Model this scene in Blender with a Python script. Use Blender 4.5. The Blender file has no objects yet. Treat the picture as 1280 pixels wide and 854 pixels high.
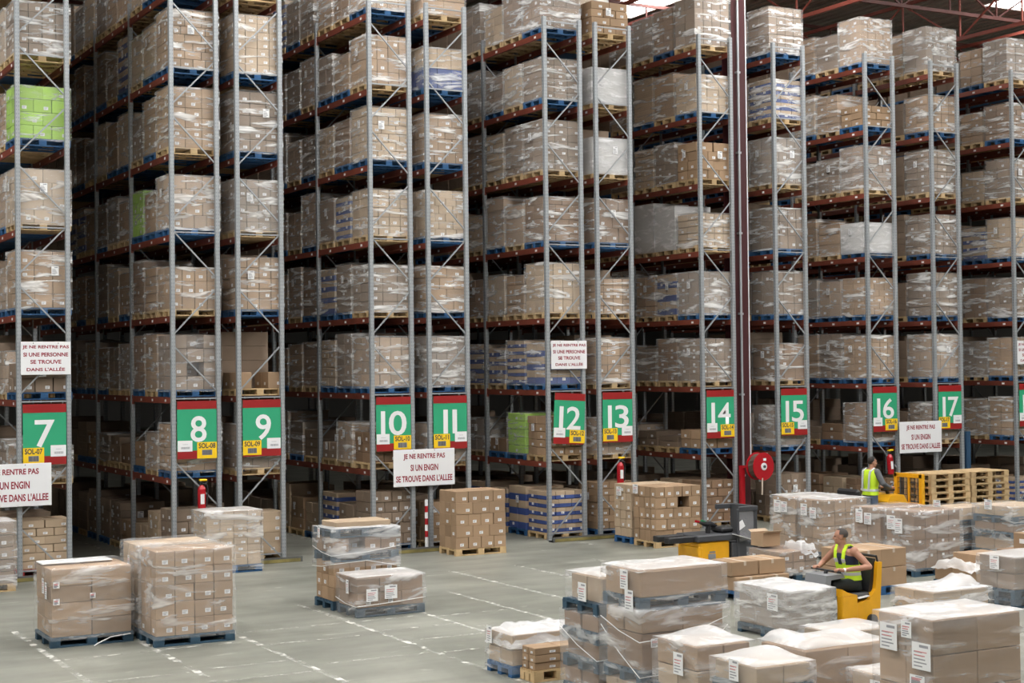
import bpy, bmesh, math, random
from mathutils import Vector, Matrix, noise
sc = bpy.context.scene
COL = sc.collection
R = math.radians
ORD = ['floor', 'first', 'second', 'third', 'fourth', 'fifth', 'sixth', 'seventh']
NUM = {7: 'seven', 8: 'eight', 9: 'nine', 10: 'ten', 11: 'eleven', 12: 'twelve', 13: 'thirteen', 14: 'fourteen',
       15: 'fifteen', 16: 'sixteen', 17: 'seventeen', 18: 'eighteen', 19: 'nineteen'}
NTH = ['', 'second', 'third', 'fourth', 'fifth', 'sixth', 'seventh', 'eighth', 'ninth', 'tenth']
# ------------------------------------------------------------------ mesh builder
class MB:
    def __init__(s): s.v = []; s.f = []; s.m = []
    def quad(s, a, b, c, d, m=0):
        i = len(s.v); s.v += [a, b, c, d]; s.f.append((i, i+1, i+2, i+3)); s.m.append(m)
    def box(s, x0, y0, z0, x1, y1, z1, m=0):
        i = len(s.v)
        s.v += [(x0,y0,z0),(x1,y0,z0),(x1,y1,z0),(x0,y1,z0),(x0,y0,z1),(x1,y0,z1),(x1,y1,z1),(x0,y1,z1)]
        for q in ((0,3,2,1),(4,5,6,7),(0,1,5,4),(1,2,6,5),(2,3,7,6),(3,0,4,7)):
            s.f.append(tuple(i+k for k in q)); s.m.append(m)
    def cbox(s, x0, y0, z0, x1, y1, z1, c=.006, m=0):
        bm = bmesh.new(); bmesh.ops.create_cube(bm, size=1)
        for v in bm.verts:
            v.co = Vector(((x0+x1)/2+v.co.x*(x1-x0), (y0+y1)/2+v.co.y*(y1-y0), (z0+z1)/2+v.co.z*(z1-z0)))
        bmesh.ops.bevel(bm, geom=bm.edges[:], offset=c, segments=1, affect='EDGES')
        s.bm(bm, m)
    def bm(s, bm, m=0, M=None):
        i = len(s.v); bm.verts.index_update()
        for v in bm.verts: s.v.append(tuple(M @ v.co) if M else tuple(v.co))
        for f in bm.faces: s.f.append(tuple(i+v.index for v in f.verts)); s.m.append(m)
        bm.free()
    def bar(s, p, q, w, h=None, m=0, up=(0,0,1)):
        p = Vector(p); q = Vector(q); d = (q-p).normalized(); h = h or w
        u = Vector(up)
        if abs(d.dot(u)) > .95: u = Vector((0,1,0))
        a = d.cross(u).normalized()*w/2; b = a.cross(d).normalized()*h/2
        i = len(s.v)
        for o in (p, q):
            for x, y in ((-1,-1),(1,-1),(1,1),(-1,1)): s.v.append(tuple(o+a*x+b*y))
        for f in ((0,1,2,3),(7,6,5,4),(0,4,5,1),(1,5,6,2),(2,6,7,3),(3,7,4,0)):
            s.f.append(tuple(i+k for k in f)); s.m.append(m)
    def tube(s, pts, r, n=8, m=0):
        pts = [Vector(p) for p in pts]; rings = []
        rs = r if isinstance(r, (list, tuple)) else [r]*len(pts)
        for k, p in enumerate(pts):
            d = (pts[min(k+1, len(pts)-1)] - pts[max(k-1, 0)]).normalized()
            u = Vector((0,0,1)) if abs(d.z) < .9 else Vector((1,0,0))
            a = d.cross(u).normalized(); b = a.cross(d)
            i = len(s.v)
            for t in range(n):
                an = 2*math.pi*t/n; s.v.append(tuple(p + a*math.cos(an)*rs[k] + b*math.sin(an)*rs[k]))
            rings.append(i)
        for k in range(len(rings)-1):
            for t in range(n):
                s.f.append((rings[k]+t, rings[k]+(t+1) % n, rings[k+1]+(t+1) % n, rings[k+1]+t)); s.m.append(m)
        s.f.append(tuple(rings[0]+t for t in reversed(range(n)))); s.m.append(m)
        s.f.append(tuple(rings[-1]+t for t in range(n))); s.m.append(m)
    def prism(s, poly, axis, a, b, m=0):
        # poly in the two other axes, extruded along axis from a to b
        def P(u, v, w): return {'x': (w,u,v), 'y': (u,w,v), 'z': (u,v,w)}[axis]
        n = len(poly); i = len(s.v)
        for u, v in poly: s.v.append(P(u, v, a))
        for u, v in poly: s.v.append(P(u, v, b))
        s.f.append(tuple(i+k for k in range(n))); s.m.append(m)
        s.f.append(tuple(i+n+k for k in reversed(range(n)))); s.m.append(m)
        for k in range(n):
            s.f.append((i+k, i+n+k, i+n+(k+1) % n, i+(k+1) % n)); s.m.append(m)
    def mesh(s, name, mats, smooth=False, fix=True):
        me = bpy.data.meshes.new(name); me.from_pydata(s.v, [], s.f)
        for mt in mats: me.materials.append(mt)
        me.polygons.foreach_set('material_index', s.m)
        if fix:
            bm = bmesh.new(); bm.from_mesh(me); bmesh.ops.recalc_face_normals(bm, faces=bm.faces[:]); bm.to_mesh(me); bm.free()
        if smooth: me.polygons.foreach_set('use_smooth', [True]*len(me.polygons))
        me.update(); return me
def link(name, me, parent=None, loc=(0,0,0)):
    o = bpy.data.objects.new(name, me); COL.objects.link(o); o.location = loc
    if parent: o.parent = parent
    return o
def obj(name, mb, mats, parent=None, loc=(0,0,0), smooth=False):
    if not isinstance(mats, (list, tuple)): mats = [mats]
    return link(name, mb.mesh(name, mats, smooth), parent, loc)
def tag(o, label, cat, group=None, kind=None):
    if label: o['label'] = label
    if cat: o['category'] = cat
    if group: o['group'] = group
    if kind: o['kind'] = kind
    return o
def thing(name, label, cat, loc, group=None):
    o = bpy.data.objects.new(name, None); COL.objects.link(o); o.location = loc; o.empty_display_size = .2
    return tag(o, label, cat, group)
def struct(name, mb, mats, loc=(0,0,0)):
    return tag(obj(name, mb, mats, None, loc), None, None, None, 'structure')
# ------------------------------------------------------------------ materials
def nt(name):
    m = bpy.data.materials.new(name); m.use_nodes = True
    n = m.node_tree.nodes; return m, n, m.node_tree.links, n['Principled BSDF']
def mat(name, col, rough=.6, metal=0., var=0., spec=.5, emit=None, noise_amt=0., noise_scale=6., bump=0.):
    m, n, l, p = nt(name)
    p.inputs['Base Color'].default_value = (*col, 1); p.inputs['Roughness'].default_value = rough
    p.inputs['Metallic'].default_value = metal; p.inputs['Specular IOR Level'].default_value = spec
    if emit:
        p.inputs['Emission Color'].default_value = (*col, 1); p.inputs['Emission Strength'].default_value = emit
    src = None
    if var or noise_amt:
        hs = n.new('ShaderNodeHueSaturation'); hs.inputs['Color'].default_value = (*col, 1)
        add = n.new('ShaderNodeMath'); add.operation = 'ADD'; add.inputs[0].default_value = 1.; add.inputs[1].default_value = 0
        if var:
            oi = n.new('ShaderNodeObjectInfo'); mr = n.new('ShaderNodeMapRange')
            mr.inputs['To Min'].default_value = 1-var; mr.inputs['To Max'].default_value = 1+var
            l.new(oi.outputs['Random'], mr.inputs['Value']); l.new(mr.outputs[0], add.inputs[0])
        if noise_amt:
            tc = n.new('ShaderNodeTexCoord'); nz = n.new('ShaderNodeTexNoise'); nz.inputs['Scale'].default_value = noise_scale
            nz.inputs['Detail'].default_value = 4
            l.new(tc.outputs['Object'], nz.inputs['Vector']); m2 = n.new('ShaderNodeMapRange')
            m2.inputs['From Min'].default_value = .3; m2.inputs['From Max'].default_value = .7
            m2.inputs['To Min'].default_value = -noise_amt; m2.inputs['To Max'].default_value = noise_amt
            l.new(nz.outputs['Fac'], m2.inputs['Value']); l.new(m2.outputs[0], add.inputs[1])
            if bump:
                b = n.new('ShaderNodeBump'); b.inputs['Strength'].default_value = bump
                l.new(nz.outputs['Fac'], b.inputs['Height']); l.new(b.outputs[0], p.inputs['Normal'])
        l.new(add.outputs[0], hs.inputs['Value']); l.new(hs.outputs[0], p.inputs['Base Color'])
    return m
def film_mat(name, base, glare_streak, sc3, rough=.2, col=(.86,.86,.87), bump=.6, det=4, rot=(0,0,0)):
    m, n, l, p = nt(name)
    p.inputs['Base Color'].default_value = (*col, 1); p.inputs['Roughness'].default_value = rough
    p.inputs['Specular IOR Level'].default_value = .8
    tc = n.new('ShaderNodeTexCoord'); mp = n.new('ShaderNodeMapping'); mp.inputs['Scale'].default_value = sc3; mp.inputs['Rotation'].default_value = rot
    oi = n.new('ShaderNodeObjectInfo'); vm = n.new('ShaderNodeVectorMath'); vm.operation = 'ADD'
    l.new(tc.outputs['Object'], vm.inputs[0]); l.new(oi.outputs['Location'], vm.inputs[1])
    l.new(vm.outputs[0], mp.inputs['Vector'])
    nz = n.new('ShaderNodeTexNoise'); nz.inputs['Scale'].default_value = 1.6; nz.inputs['Detail'].default_value = det
    nz.inputs['Roughness'].default_value = .62; nz.inputs['Distortion'].default_value = .5
    l.new(mp.outputs[0], nz.inputs['Vector'])
    mr = n.new('ShaderNodeMapRange'); mr.interpolation_type = 'SMOOTHSTEP'
    mr.inputs['From Min'].default_value = .47; mr.inputs['From Max'].default_value = .74
    mr.inputs['To Min'].default_value = base; mr.inputs['To Max'].default_value = base+glare_streak  # whiter noise streaks paint glare on the wrinkled film, over its even haze
    l.new(nz.outputs['Fac'], mr.inputs['Value'])
    tr = n.new('ShaderNodeBsdfTransparent'); mx = n.new('ShaderNodeMixShader')
    l.new(mr.outputs[0], mx.inputs[0]); l.new(tr.outputs[0], mx.inputs[1]); l.new(p.outputs[0], mx.inputs[2])
    b = n.new('ShaderNodeBump'); b.inputs['Strength'].default_value = bump; b.inputs['Distance'].default_value = .05
    l.new(nz.outputs['Fac'], b.inputs['Height']); l.new(b.outputs[0], p.inputs['Normal'])
    l.new(mx.outputs[0], n['Material Output'].inputs['Surface'])
    return m
M = {}
M['carton_a'] = mat('carton tan', (.35,.235,.145), .8, 0, .16, .3, noise_amt=.06, noise_scale=3)
M['carton_b'] = mat('carton brown', (.25,.16,.10), .8, 0, .16, .3, noise_amt=.06, noise_scale=3)
M['carton_c'] = mat('carton pale', (.45,.34,.235), .8, 0, .12, .3, noise_amt=.06, noise_scale=3)
M['carton_d'] = mat('carton grey brown', (.25,.185,.135), .8, 0, .16, .3, noise_amt=.06, noise_scale=3)
M['carton_g'] = mat('carton lime', (.33,.55,.07), .7, 0, .12, .3)
M['carton_w'] = mat('carton white', (.62,.60,.57), .7, 0, .1, .3)
M['blueband'] = mat('printed blue', (.05,.085,.26), .6, 0, .12)
M['paper'] = mat('label paper', (.80,.80,.80), .6)
M['ink'] = mat('ink', (.05,.05,.06), .6)
M['greyink'] = mat('grey ink', (.3,.3,.32), .6)
M['redink'] = mat('red marker', (.62,.25,.26), .6)
M['tape'] = mat('parcel tape', (.55,.47,.38), .35)
M['wood'] = mat('pallet wood', (.52,.37,.20), .8, 0, .16, .3, noise_amt=.12, noise_scale=9)
M['blue'] = mat('pallet blue paint', (.026,.10,.235), .6, 0, .2, .4, noise_amt=.14, noise_scale=9)
M['bluedark'] = mat('pallet dusty blue', (.03,.068,.105), .7, 0, .2, .4, noise_amt=.2, noise_scale=7)
M['navyblue'] = mat('dark blue paint', (.02,.06,.12), .5); M['hose'] = mat('brown rubber hose', (.09,.06,.045), .6); M['redpal'] = mat('pallet red', (.35,.03,.03), .7, 0, .1)
M['film'] = film_mat('stretch film', .09, .76, (.75,.75,5.2), .2, (.95,.95,.94), det=3)
M['film_k'] = film_mat('stretch film heavy', .18, .66, (.9,.9,4.6), .2, (.95,.95,.94), det=3)
M['film_w'] = film_mat('stretch film white', .42, .45, (1.2,1.2,4), .3)
M['film_top_glare'] = film_mat('stretch film top glare', .5, .4, (2.,2.,2.), .28, (.86,.86,.86))  # load tops: overhead glare painted in as milky, more opaque film
M['film_clear'] = film_mat('stretch film thin', .10, .45, (.9,.9,5.5), .2)
M['film_near'] = film_mat('stretch film near', .13, .52, (.7,.9,3.4), .2, (.9,.9,.9), bump=.8, det=3, rot=(.45,.35,.3))
M['film_near_top_glare'] = film_mat('stretch film near top glare', .52, .4, (1.6,1.6,1.6), .35, (.80,.79,.785), bump=.5)  # same painted glare for the tops of the floor loads
M['white_sheet'] = mat('white film folds', (.74,.74,.73), .35, noise_amt=.04)
M['maroon'] = mat('maroon paint', (.055,.012,.014), .45)
M['truss'] = mat('truss red oxide', (.28,.068,.046), .6)
M['trussdark'] = mat('truss dark', (.13,.04,.032), .6)
M['beam'] = mat('beam red oxide', (.19,.045,.026), .55, 0, .2, noise_amt=.1)
M['sign_red'] = mat('sign red', (.29,.012,.012), .4); M['letter_red'] = mat('letter red', (.27,.012,.03), .5)
M['sign_green'] = mat('sign green', (.03,.34,.17), .4)
M['white'] = mat('white board', (.78,.78,.79), .4)
M['yellowtag'] = mat('yellow tag', (.86,.56,.01), .4)
M['ext_red'] = mat('extinguisher red', (.42,.012,.02), .25)
M['black'] = mat('black plastic', (.018,.018,.02), .45)
M['dark'] = mat('dark grey steel', (.05,.052,.058), .5)
M['yellow'] = mat('truck yellow', (.80,.39,.012), .35, noise_amt=.05)
M['truckgrey'] = mat('truck grey plastic', (.22,.225,.235), .5)
M['clear'] = film_mat('clear screen', .22, .15, (1,1,1), .1, (.5,.5,.52), .0)
M['kerb'] = mat('kerb steel', (.10,.10,.10), .6, noise_amt=.2)
M['kerb_yellow'] = mat('worn yellow paint', (.23,.19,.06), .7, noise_amt=.35, noise_scale=4)
M['chrome'] = mat('chrome', (.7,.7,.7), .2, 1.)
M['pipe'] = mat('pipe grey', (.42,.44,.46), .4, .3)
M['skin'] = mat('skin', (.40,.195,.125), .55)
M['hair'] = mat('dark hair', (.022,.017,.014), .8)
M['hair_grey'] = mat('grey brown hair', (.06,.05,.043), .8)
M['hivis'] = mat('hi-vis yellow', (.60,.85,.03), .7)
M['reflect'] = mat('reflective tape', (.55,.57,.58), .35)
M['navy'] = mat('navy cotton', (.02,.025,.05), .85)
M['trouser'] = mat('black trousers', (.012,.016,.015), .9)
M['jeans'] = mat('jeans', (.10,.13,.19), .85)
M['greycloth'] = mat('grey sleeve', (.11,.115,.125), .85)
M['orangetape'] = mat('control green', (.02,.2,.08), .4)
# galvanised upright with punched holes
m, n, l, p = nt('galvanised upright')
p.inputs['Metallic'].default_value = .35; p.inputs['Roughness'].default_value = .45
tc = n.new('ShaderNodeTexCoord'); sp = n.new('ShaderNodeSeparateXYZ'); l.new(tc.outputs['Object'], sp.inputs[0])
def mth(op, a, b=None):
    k = n.new('ShaderNodeMath'); k.operation = op
    for i, x in enumerate((a, b)):
        if x is None: continue
        if isinstance(x, (int, float)): k.inputs[i].default_value = x
        else: l.new(x, k.inputs[i])
    return k.outputs[0]
fz = mth('ABSOLUTE', mth('SUBTRACT', mth('FRACT', mth('DIVIDE', sp.outputs['Z'], .075)), .5))
hz = mth('LESS_THAN', fz, .22); ax = mth('ABSOLUTE', sp.outputs['X']); hx = mth('MULTIPLY', mth('GREATER_THAN', ax, .014), mth('LESS_THAN', ax, .03))
ay = mth('ABSOLUTE', mth('SUBTRACT', sp.outputs['Y'], .05)); hy = mth('MULTIPLY', mth('LESS_THAN', ay, .014), mth('GREATER_THAN', ax, .045))
hole = mth('MULTIPLY', hz, mth('MAXIMUM', hx, hy))
mx = n.new('ShaderNodeMix'); mx.data_type = 'RGBA'; mx.inputs[6].default_value = (.34,.36,.375,1); mx.inputs[7].default_value = (.235,.245,.255,1)
l.new(hole, mx.inputs[0]); l.new(mx.outputs[2], p.inputs['Base Color']); M['post'] = m
M['brace'] = mat('galvanised brace', (.33,.345,.36), .45, .35)
# floor
m, n, l, p = nt('concrete floor')
tc = n.new('ShaderNodeTexCoord')
def nz(scale, det, sc3=None, dist=0):
    t = n.new('ShaderNodeTexNoise'); t.inputs['Scale'].default_value = scale; t.inputs['Detail'].default_value = det
    t.inputs['Distortion'].default_value = dist
    if sc3:
        mp = n.new('ShaderNodeMapping'); mp.inputs['Scale'].default_value = sc3; l.new(tc.outputs['Object'], mp.inputs[0]); l.new(mp.outputs[0], t.inputs[0])
    else: l.new(tc.outputs['Object'], t.inputs[0])
    return t.outputs['Fac']
def ramp(src, a, b, c0, c1):
    r = n.new('ShaderNodeValToRGB'); r.color_ramp.elements[0].position = a; r.color_ramp.elements[1].position = b
    r.color_ramp.elements[0].color = (*c0, 1); r.color_ramp.elements[1].color = (*c1, 1); l.new(src, r.inputs[0]); return r.outputs[0]
def mixc(fac, a, b, mode='MIX'):
    k = n.new('ShaderNodeMix'); k.data_type = 'RGBA'; k.blend_type = mode
    if isinstance(fac, float): k.inputs[0].default_value = fac
    else: l.new(fac, k.inputs[0])
    l.new(a, k.inputs[6]); l.new(b, k.inputs[7]); return k.outputs[2]
big = ramp(nz(.45, 5, None, .6), .35, .68, (.185,.188,.162), (.285,.285,.25))
stk = ramp(nz(1.0, 5, (.35, 2.2, 1)), .38, .72, (.82,.82,.80), (1.12,1.12,1.10))
c = mixc(1., big, stk, 'MULTIPLY')
scr = ramp(nz(3., 6, (.5,1.6,1), 1.), .66, .72, (0,0,0), (1,1,1))
rgb = n.new('ShaderNodeRGB'); rgb.outputs[0].default_value = (.46,.45,.41,1)
c = mixc(mth('MULTIPLY', scr, .5), c, rgb.outputs[0])
rs = ramp(nz(.8, 3), .70, .78, (0,0,0), (1,1,1)); rg2 = n.new('ShaderNodeRGB'); rg2.outputs[0].default_value = (.30,.22,.12,1)
c = mixc(mth('MULTIPLY', rs, .5), c, rg2.outputs[0])
l.new(c, p.inputs['Base Color'])
rr = n.new('ShaderNodeMapRange'); rr.inputs['To Min'].default_value = .28; rr.inputs['To Max'].default_value = .55
l.new(nz(1.3, 4), rr.inputs[0]); l.new(rr.outputs[0], p.inputs['Roughness']); p.inputs['Specular IOR Level'].default_value = .4
M['floor'] = m
# worn paint for lines
m, n, l, p = nt('worn floor paint'); tc = n.new('ShaderNodeTexCoord')
p.inputs['Base Color'].default_value = (.62,.61,.56,1); p.inputs['Roughness'].default_value = .6
t = n.new('ShaderNodeTexNoise'); t.inputs['Scale'].default_value = 5.5; t.inputs['Detail'].default_value = 8; l.new(tc.outputs['Object'], t.inputs[0])
mr = n.new('ShaderNodeMapRange'); mr.inputs['From Min'].default_value = .45; mr.inputs['From Max'].default_value = .62; l.new(t.outputs['Fac'], mr.inputs[0])
tr = n.new('ShaderNodeBsdfTransparent'); mx = n.new('ShaderNodeMixShader'); l.new(mr.outputs[0], mx.inputs[0]); l.new(tr.outputs[0], mx.inputs[1]); l.new(p.outputs[0], mx.inputs[2])
l.new(mx.outputs[0], n['Material Output'].inputs[0]); M['line'] = m
# roof deck
m, n, l, p = nt('corrugated deck'); tc = n.new('ShaderNodeTexCoord'); w = n.new('ShaderNodeTexWave'); w.bands_direction = 'X'
w.inputs['Scale'].default_value = .8; l.new(tc.outputs['Object'], w.inputs[0]); b = n.new('ShaderNodeBump'); b.inputs['Strength'].default_value = 1.; b.inputs['Distance'].default_value = .2
l.new(w.outputs['Fac'], b.inputs['Height']); l.new(b.outputs[0], p.inputs['Normal']); p.inputs['Base Color'].default_value = (.42,.38,.34,1); p.inputs['Roughness'].default_value = .6
M['deck'] = m
M['wall'] = mat('wall cladding', (.30,.29,.27), .8)
m, n, l, p = nt('skylight'); e = n.new('ShaderNodeEmission'); e.inputs['Color'].default_value = (1,.99,.97,1); e.inputs['Strength'].default_value = 17.5
l.new(e.outputs[0], n['Material Output'].inputs[0]); M['sky'] = m
# ------------------------------------------------------------------ camera / world
F = 1959.45854; YAW = .50763; PIT = .01607; ROL = -.01099
cy, sy = math.cos(YAW), math.sin(YAW)
r = Vector((cy,-sy,0)); fw = Vector((sy,cy,0)); up = Vector((0,0,1))
f2 = fw*math.cos(PIT)+up*math.sin(PIT); u2 = up*math.cos(PIT)-fw*math.sin(PIT)
r3 = r*math.cos(ROL)+u2*math.sin(ROL); u3 = u2*math.cos(ROL)-r*math.sin(ROL)
cam = bpy.data.cameras.new('camera'); co = bpy.data.objects.new('camera', cam); COL.objects.link(co)
mw = Matrix((r3, u3, -f2)).transposed().to_4x4(); mw.translation = Vector((-9.40499, -30.96577, 3.97594)); co.matrix_world = mw
cam.sensor_width = 36; cam.lens = 36*F/1280; cam.clip_end = 300; sc.camera = co
w = bpy.data.worlds.new('world'); sc.world = w; w.use_nodes = True
w.node_tree.nodes['Background'].inputs[0].default_value = (.95,.98,1,1); w.node_tree.nodes['Background'].inputs[1].default_value = .12
sc.view_settings.view_transform = 'Standard'; sc.view_settings.look = 'None'; sc.view_settings.gamma = 1; sc.view_settings.exposure = 0.
sc.view_settings.use_curve_mapping = False
try:
    c = sc.cycles; c.max_bounces = 7; c.diffuse_bounces = 3; c.glossy_bounces = 3; c.transparent_max_bounces = 14; c.caustics_reflective = False; c.caustics_refractive = False
except Exception: pass
# ------------------------------------------------------------------ setting
b = MB(); b.box(-32,-46,-.3,62,78,0); struct('floor', b, M['floor'])
ZC = 15.8
SKY = [(18.4,7,20.1,13.5), (29.6,1.2,33.4,6.7)]
for i in range(5):
    for y in (-31, -22.5, -14, -5.5): SKY.append((-21+i*11.5, y, -18.2+i*11.5, y+6))
xs = sorted({-32, 62, *[s[0] for s in SKY], *[s[2] for s in SKY]}); ys = sorted({-46, 78, *[s[1] for s in SKY], *[s[3] for s in SKY]})
b = MB()
for x0, x1 in zip(xs, xs[1:]):
    for y0, y1 in zip(ys, ys[1:]):
        if any(s[0] <= x0 and x1 <= s[2] and s[1] <= y0 and y1 <= s[3] for s in SKY): continue
        b.box(x0, y0, ZC, x1, y1, ZC+.25)
struct('ceiling', b, M['deck'])
for i, s in enumerate(SKY):
    b = MB(); b.box(s[0], s[1], ZC+.1, s[2], s[3], ZC+.14)
    struct('window_%d' % (i+1), b, M['sky'])
b = MB(); b.box(-32,78,0,62,78.3,ZC); struct('wall_back', b, M['wall'])
b = MB(); b.box(62,-46,0,62.3,78,ZC); struct('wall_right', b, M['wall'])
b = MB(); b.box(-32.3,-46,0,-32,78,ZC); struct('wall_left', b, M['wall'])
# roof trusses
def truss(axis, a0, a1, c, z0, z1, mt, step=1.6, name='roof_truss'):
    b = MB()
    def P(t, z): return (t, c, z) if axis == 'x' else (c, t, z)
    b.bar(P(a0, z0), P(a1, z0), .075, .10); b.bar(P(a0, z1), P(a1, z1), .075, .10)
    t = a0; k = 0
    while t < a1-.01:
        b.bar(P(t, z0), P(t, z1), .045)
        e = min(t+step, a1)
        b.bar(P(t, z0 if k % 2 else z1), P(e, z1 if k % 2 else z0), .045)
        t = e; k += 1
    return tag(obj(name, b, mt), None, None, None, 'structure')
for y in (3, 10.5, 18, 26, 34, 44): truss('x', -6, 60, y, ZC-1.5, ZC-.35, M['trussdark'], 1.9)
for x in (13.5, 18.8, 25, 31.5, 38, 45): truss('y', -4, 50, x, ZC-2.2, ZC-.7, M['truss'], 2.4)
# building column between rack fourteen and rack fifteen
b = MB()
b.box(14.30,.28,0,14.72,.30,ZC); b.box(14.30,.66,0,14.72,.68,ZC); b.box(14.50,.3,0,14.52,.66,ZC)
struct('column', b, M['maroon'])
b = MB(); b.tube([(14.44,.20,.2),(14.44,.20,ZC)], .03, 10)
for z in (1.2,3.2,5.2,7.2,9.2,11.2): b.box(14.39,.17,z,14.49,.275,z+.05)
struct('trim_1', b, M['pipe'])
b = MB(); b.box(14.725,.27,1.6,14.75,.30,ZC); struct('trim_2', b, M['white'])
# floor markings
def line(x0, y0, x1, y1, w=.10):
    b = MB(); d = Vector((x1-x0, y1-y0, 0)).normalized(); a = Vector((-d.y, d.x, 0))*w/2
    p = Vector((x0,y0,.003)); q = Vector((x1,y1,.003)); b.quad(tuple(p-a), tuple(q-a), tuple(q+a), tuple(p+a))
    tag(obj('floor_marking', b, M['line']), None, None, None, 'structure')
for x in (-5.8,-4.41,-3.0,-1.6,.3,1.67,3.1): line(x, -14.5, x, -6.0)
for x in (4.4, 5.9, 7.7): line(x, -9.0, x, -3.5)
for x0, x1, ys_ in ((-4.4,-3.0,(-9.0,-10.8,-7.9)), (-3.0,-1.6,(-8.95,-10.7,-11.6)), (-1.6,.3,(-9.4,-11.2,-8.2)), (.3,1.67,(-8.2,-9.2,-10.2,-11.3)), (1.67,3.1,(-8.4,-9.6))):
    for y in ys_: line(x0+.1, y, x1-.1, y, .06)
line(9.1,-1.6,9.1,9,.09); line(4.2,-.9,4.2,9,.07); line(-.4,-.9,-.4,9,.07)
# ------------------------------------------------------------------ cartons, pallets, film
CACHE = {}
def cached(key, fn):
    if key not in CACHE: CACHE[key] = fn()
    return CACHE[key]
def rnd(x, q=.02): return round(round(x/q)*q, 3)
def pallet_mesh(W, D, c):
    def f():
        b = MB()
        for y in (-D/2, -.05, D/2-.1): b.box(-W/2, y, 0, W/2, y+.1, .022)
        for x in (-W/2, -.0725, W/2-.145):
            for y in (-D/2, -.05, D/2-.1): b.cbox(x, y, .022, x+.145, y+.1, .1, .004)
        for x in (-W/2, -.0725, W/2-.145): b.box(x, -D/2, .1, x+.145, D/2, .122)
        n_ = 6; g = D/n_
        for k in range(n_): b.box(-W/2, -D/2+k*g+.012, .122, W/2, -D/2+(k+1)*g-.012, .144)
        return b.mesh('pallet', [M[c]])
    return cached(('pal', rnd(W), rnd(D), c), f)
def carton_mesh(w, d, h, tint, var):
    w, d, h = rnd(w,.01), rnd(d,.01), rnd(h,.01)
    def f():
        b = MB(); e = .003
        if tint == 'band':
            b.cbox(-w/2,-d/2,0,w/2,d/2,h*.46,.005,1); b.cbox(-w/2,-d/2,h*.47,w/2,d/2,h,.005,0)
        else: b.cbox(-w/2,-d/2,0,w/2,d/2,h,.006,0)
        lw = min(.085, w*.32); lh = min(.06, h*.3)
        if var in (1, 3):
            for cx_, z in (((.2 if var == 3 else 0)*w, h*.22),):
                b.box(cx_-lw/2, -d/2-e, z, cx_+lw/2, -d/2, z+lh, 2)
                for k in range(3): b.box(cx_-lw*.38, -d/2-e-.001, z+lh*(.18+.26*k), cx_+lw*(.1+.12*k), -d/2-e, z+lh*(.3+.26*k), 3)
        if var in (2, 3):
            lw2 = min(.085, d*.32); z = h*.2
            b.box(-w/2-e, -lw2/2, z, -w/2, lw2/2, z+lh, 2)
            for k in range(3): b.box(-w/2-e-.001, -lw2*.38, z+lh*(.18+.26*k), -w/2-e, lw2*(.1+.12*k), z+lh*(.3+.26*k), 3)
        if var == 4:                                     # white tape tabs at top edges
            for s in (-1, 1):
                b.box(-.028, s*(d/2+.001)-.001, h*.80, .028, s*(d/2+.001)+.001, h*.98, 2)
                b.box(s*(w/2+.001)-.001, -.028, h*.80, s*(w/2+.001)+.001, .028, h*.98, 2)
        if var == 5:                                     # parcel tape along the top and down the ends
            b.box(-.025,-d/2-.002,h-.07,.025,d/2+.002,h+.002,4)
        t = {'band': 'carton_c'}.get(tint, tint)
        return b.mesh('carton', [M[t], M['blueband'], M['paper'], M['greyink'], M['tape']])
    return cached(('ctn', w, d, h, tint, var), f)
def film_mesh(W, D, H, kind, seed, near=False, bulge=0., z0=.03):
    W, D, H = rnd(W), rnd(D), rnd(H, .03)
    side, top = {'film': ('film','film_top_glare'), 'k': ('film_k','film_top_glare'), 'w': ('film_w','film_w'), 'clear': ('film_clear','film_clear'),
                 'near': ('film_near','film_near_top_glare'), 'nearplain': ('film_near','film_clear')}[kind]
    def f():
        bm = bmesh.new(); bmesh.ops.create_cube(bm, size=1)
        bmesh.ops.delete(bm, geom=[q for q in bm.faces if q.normal.z < -.5], context='FACES')
        cuts = 11 if near else 3
        bmesh.ops.subdivide_edges(bm, edges=bm.edges[:], cuts=cuts, use_grid_fill=True)
        amp = .02 if near else .010
        for v in bm.verts:
            u = v.co.copy(); p = Vector((u.x*W, u.y*D, z0+(u.z+.5)*(H-z0)))
            t = noise.noise(Vector((p.x*3.1+seed*7, p.y*3.1, p.z*(5 if near else 3))))*.5+.5
            o = Vector((0,0,0))
            if abs(u.x) > .49: o.x = math.copysign(1, u.x)
            if abs(u.y) > .49: o.y = math.copysign(1, u.y)
            if u.z > .49 and not o.length: o.z = 1
            p += o*(.006+amp*t)
            if u.z > .49:
                p.z += .004+amp*.7*t
                if bulge: p.z += bulge*max(0, noise.noise(Vector((p.x*1.7+seed*3.3, p.y*1.9+seed, 0)))+.25)*(1-(2*abs(u.x))**6)*(1-(2*abs(u.y))**6)
            v.co = p
        b = MB(); i = len(b.v)
        bm.verts.index_update()
        for v in bm.verts: b.v.append(tuple(v.co))
        for q in bm.faces:
            b.f.append(tuple(v.index for v in q.verts)); b.m.append(1 if q.calc_center_median().z > H-.002 and abs(q.normal.z) > .6 else 0)
        bm.normal_update()
        b.m = [1 if abs(q.normal.z) > .7 else 0 for q in bm.faces]
        bm.free()
        return b.mesh('stretch_film', [M[side], M[top]], smooth=near, fix=False)
    return cached(('film', W, D, H, kind, seed, near, bulge, z0), f)
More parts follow.
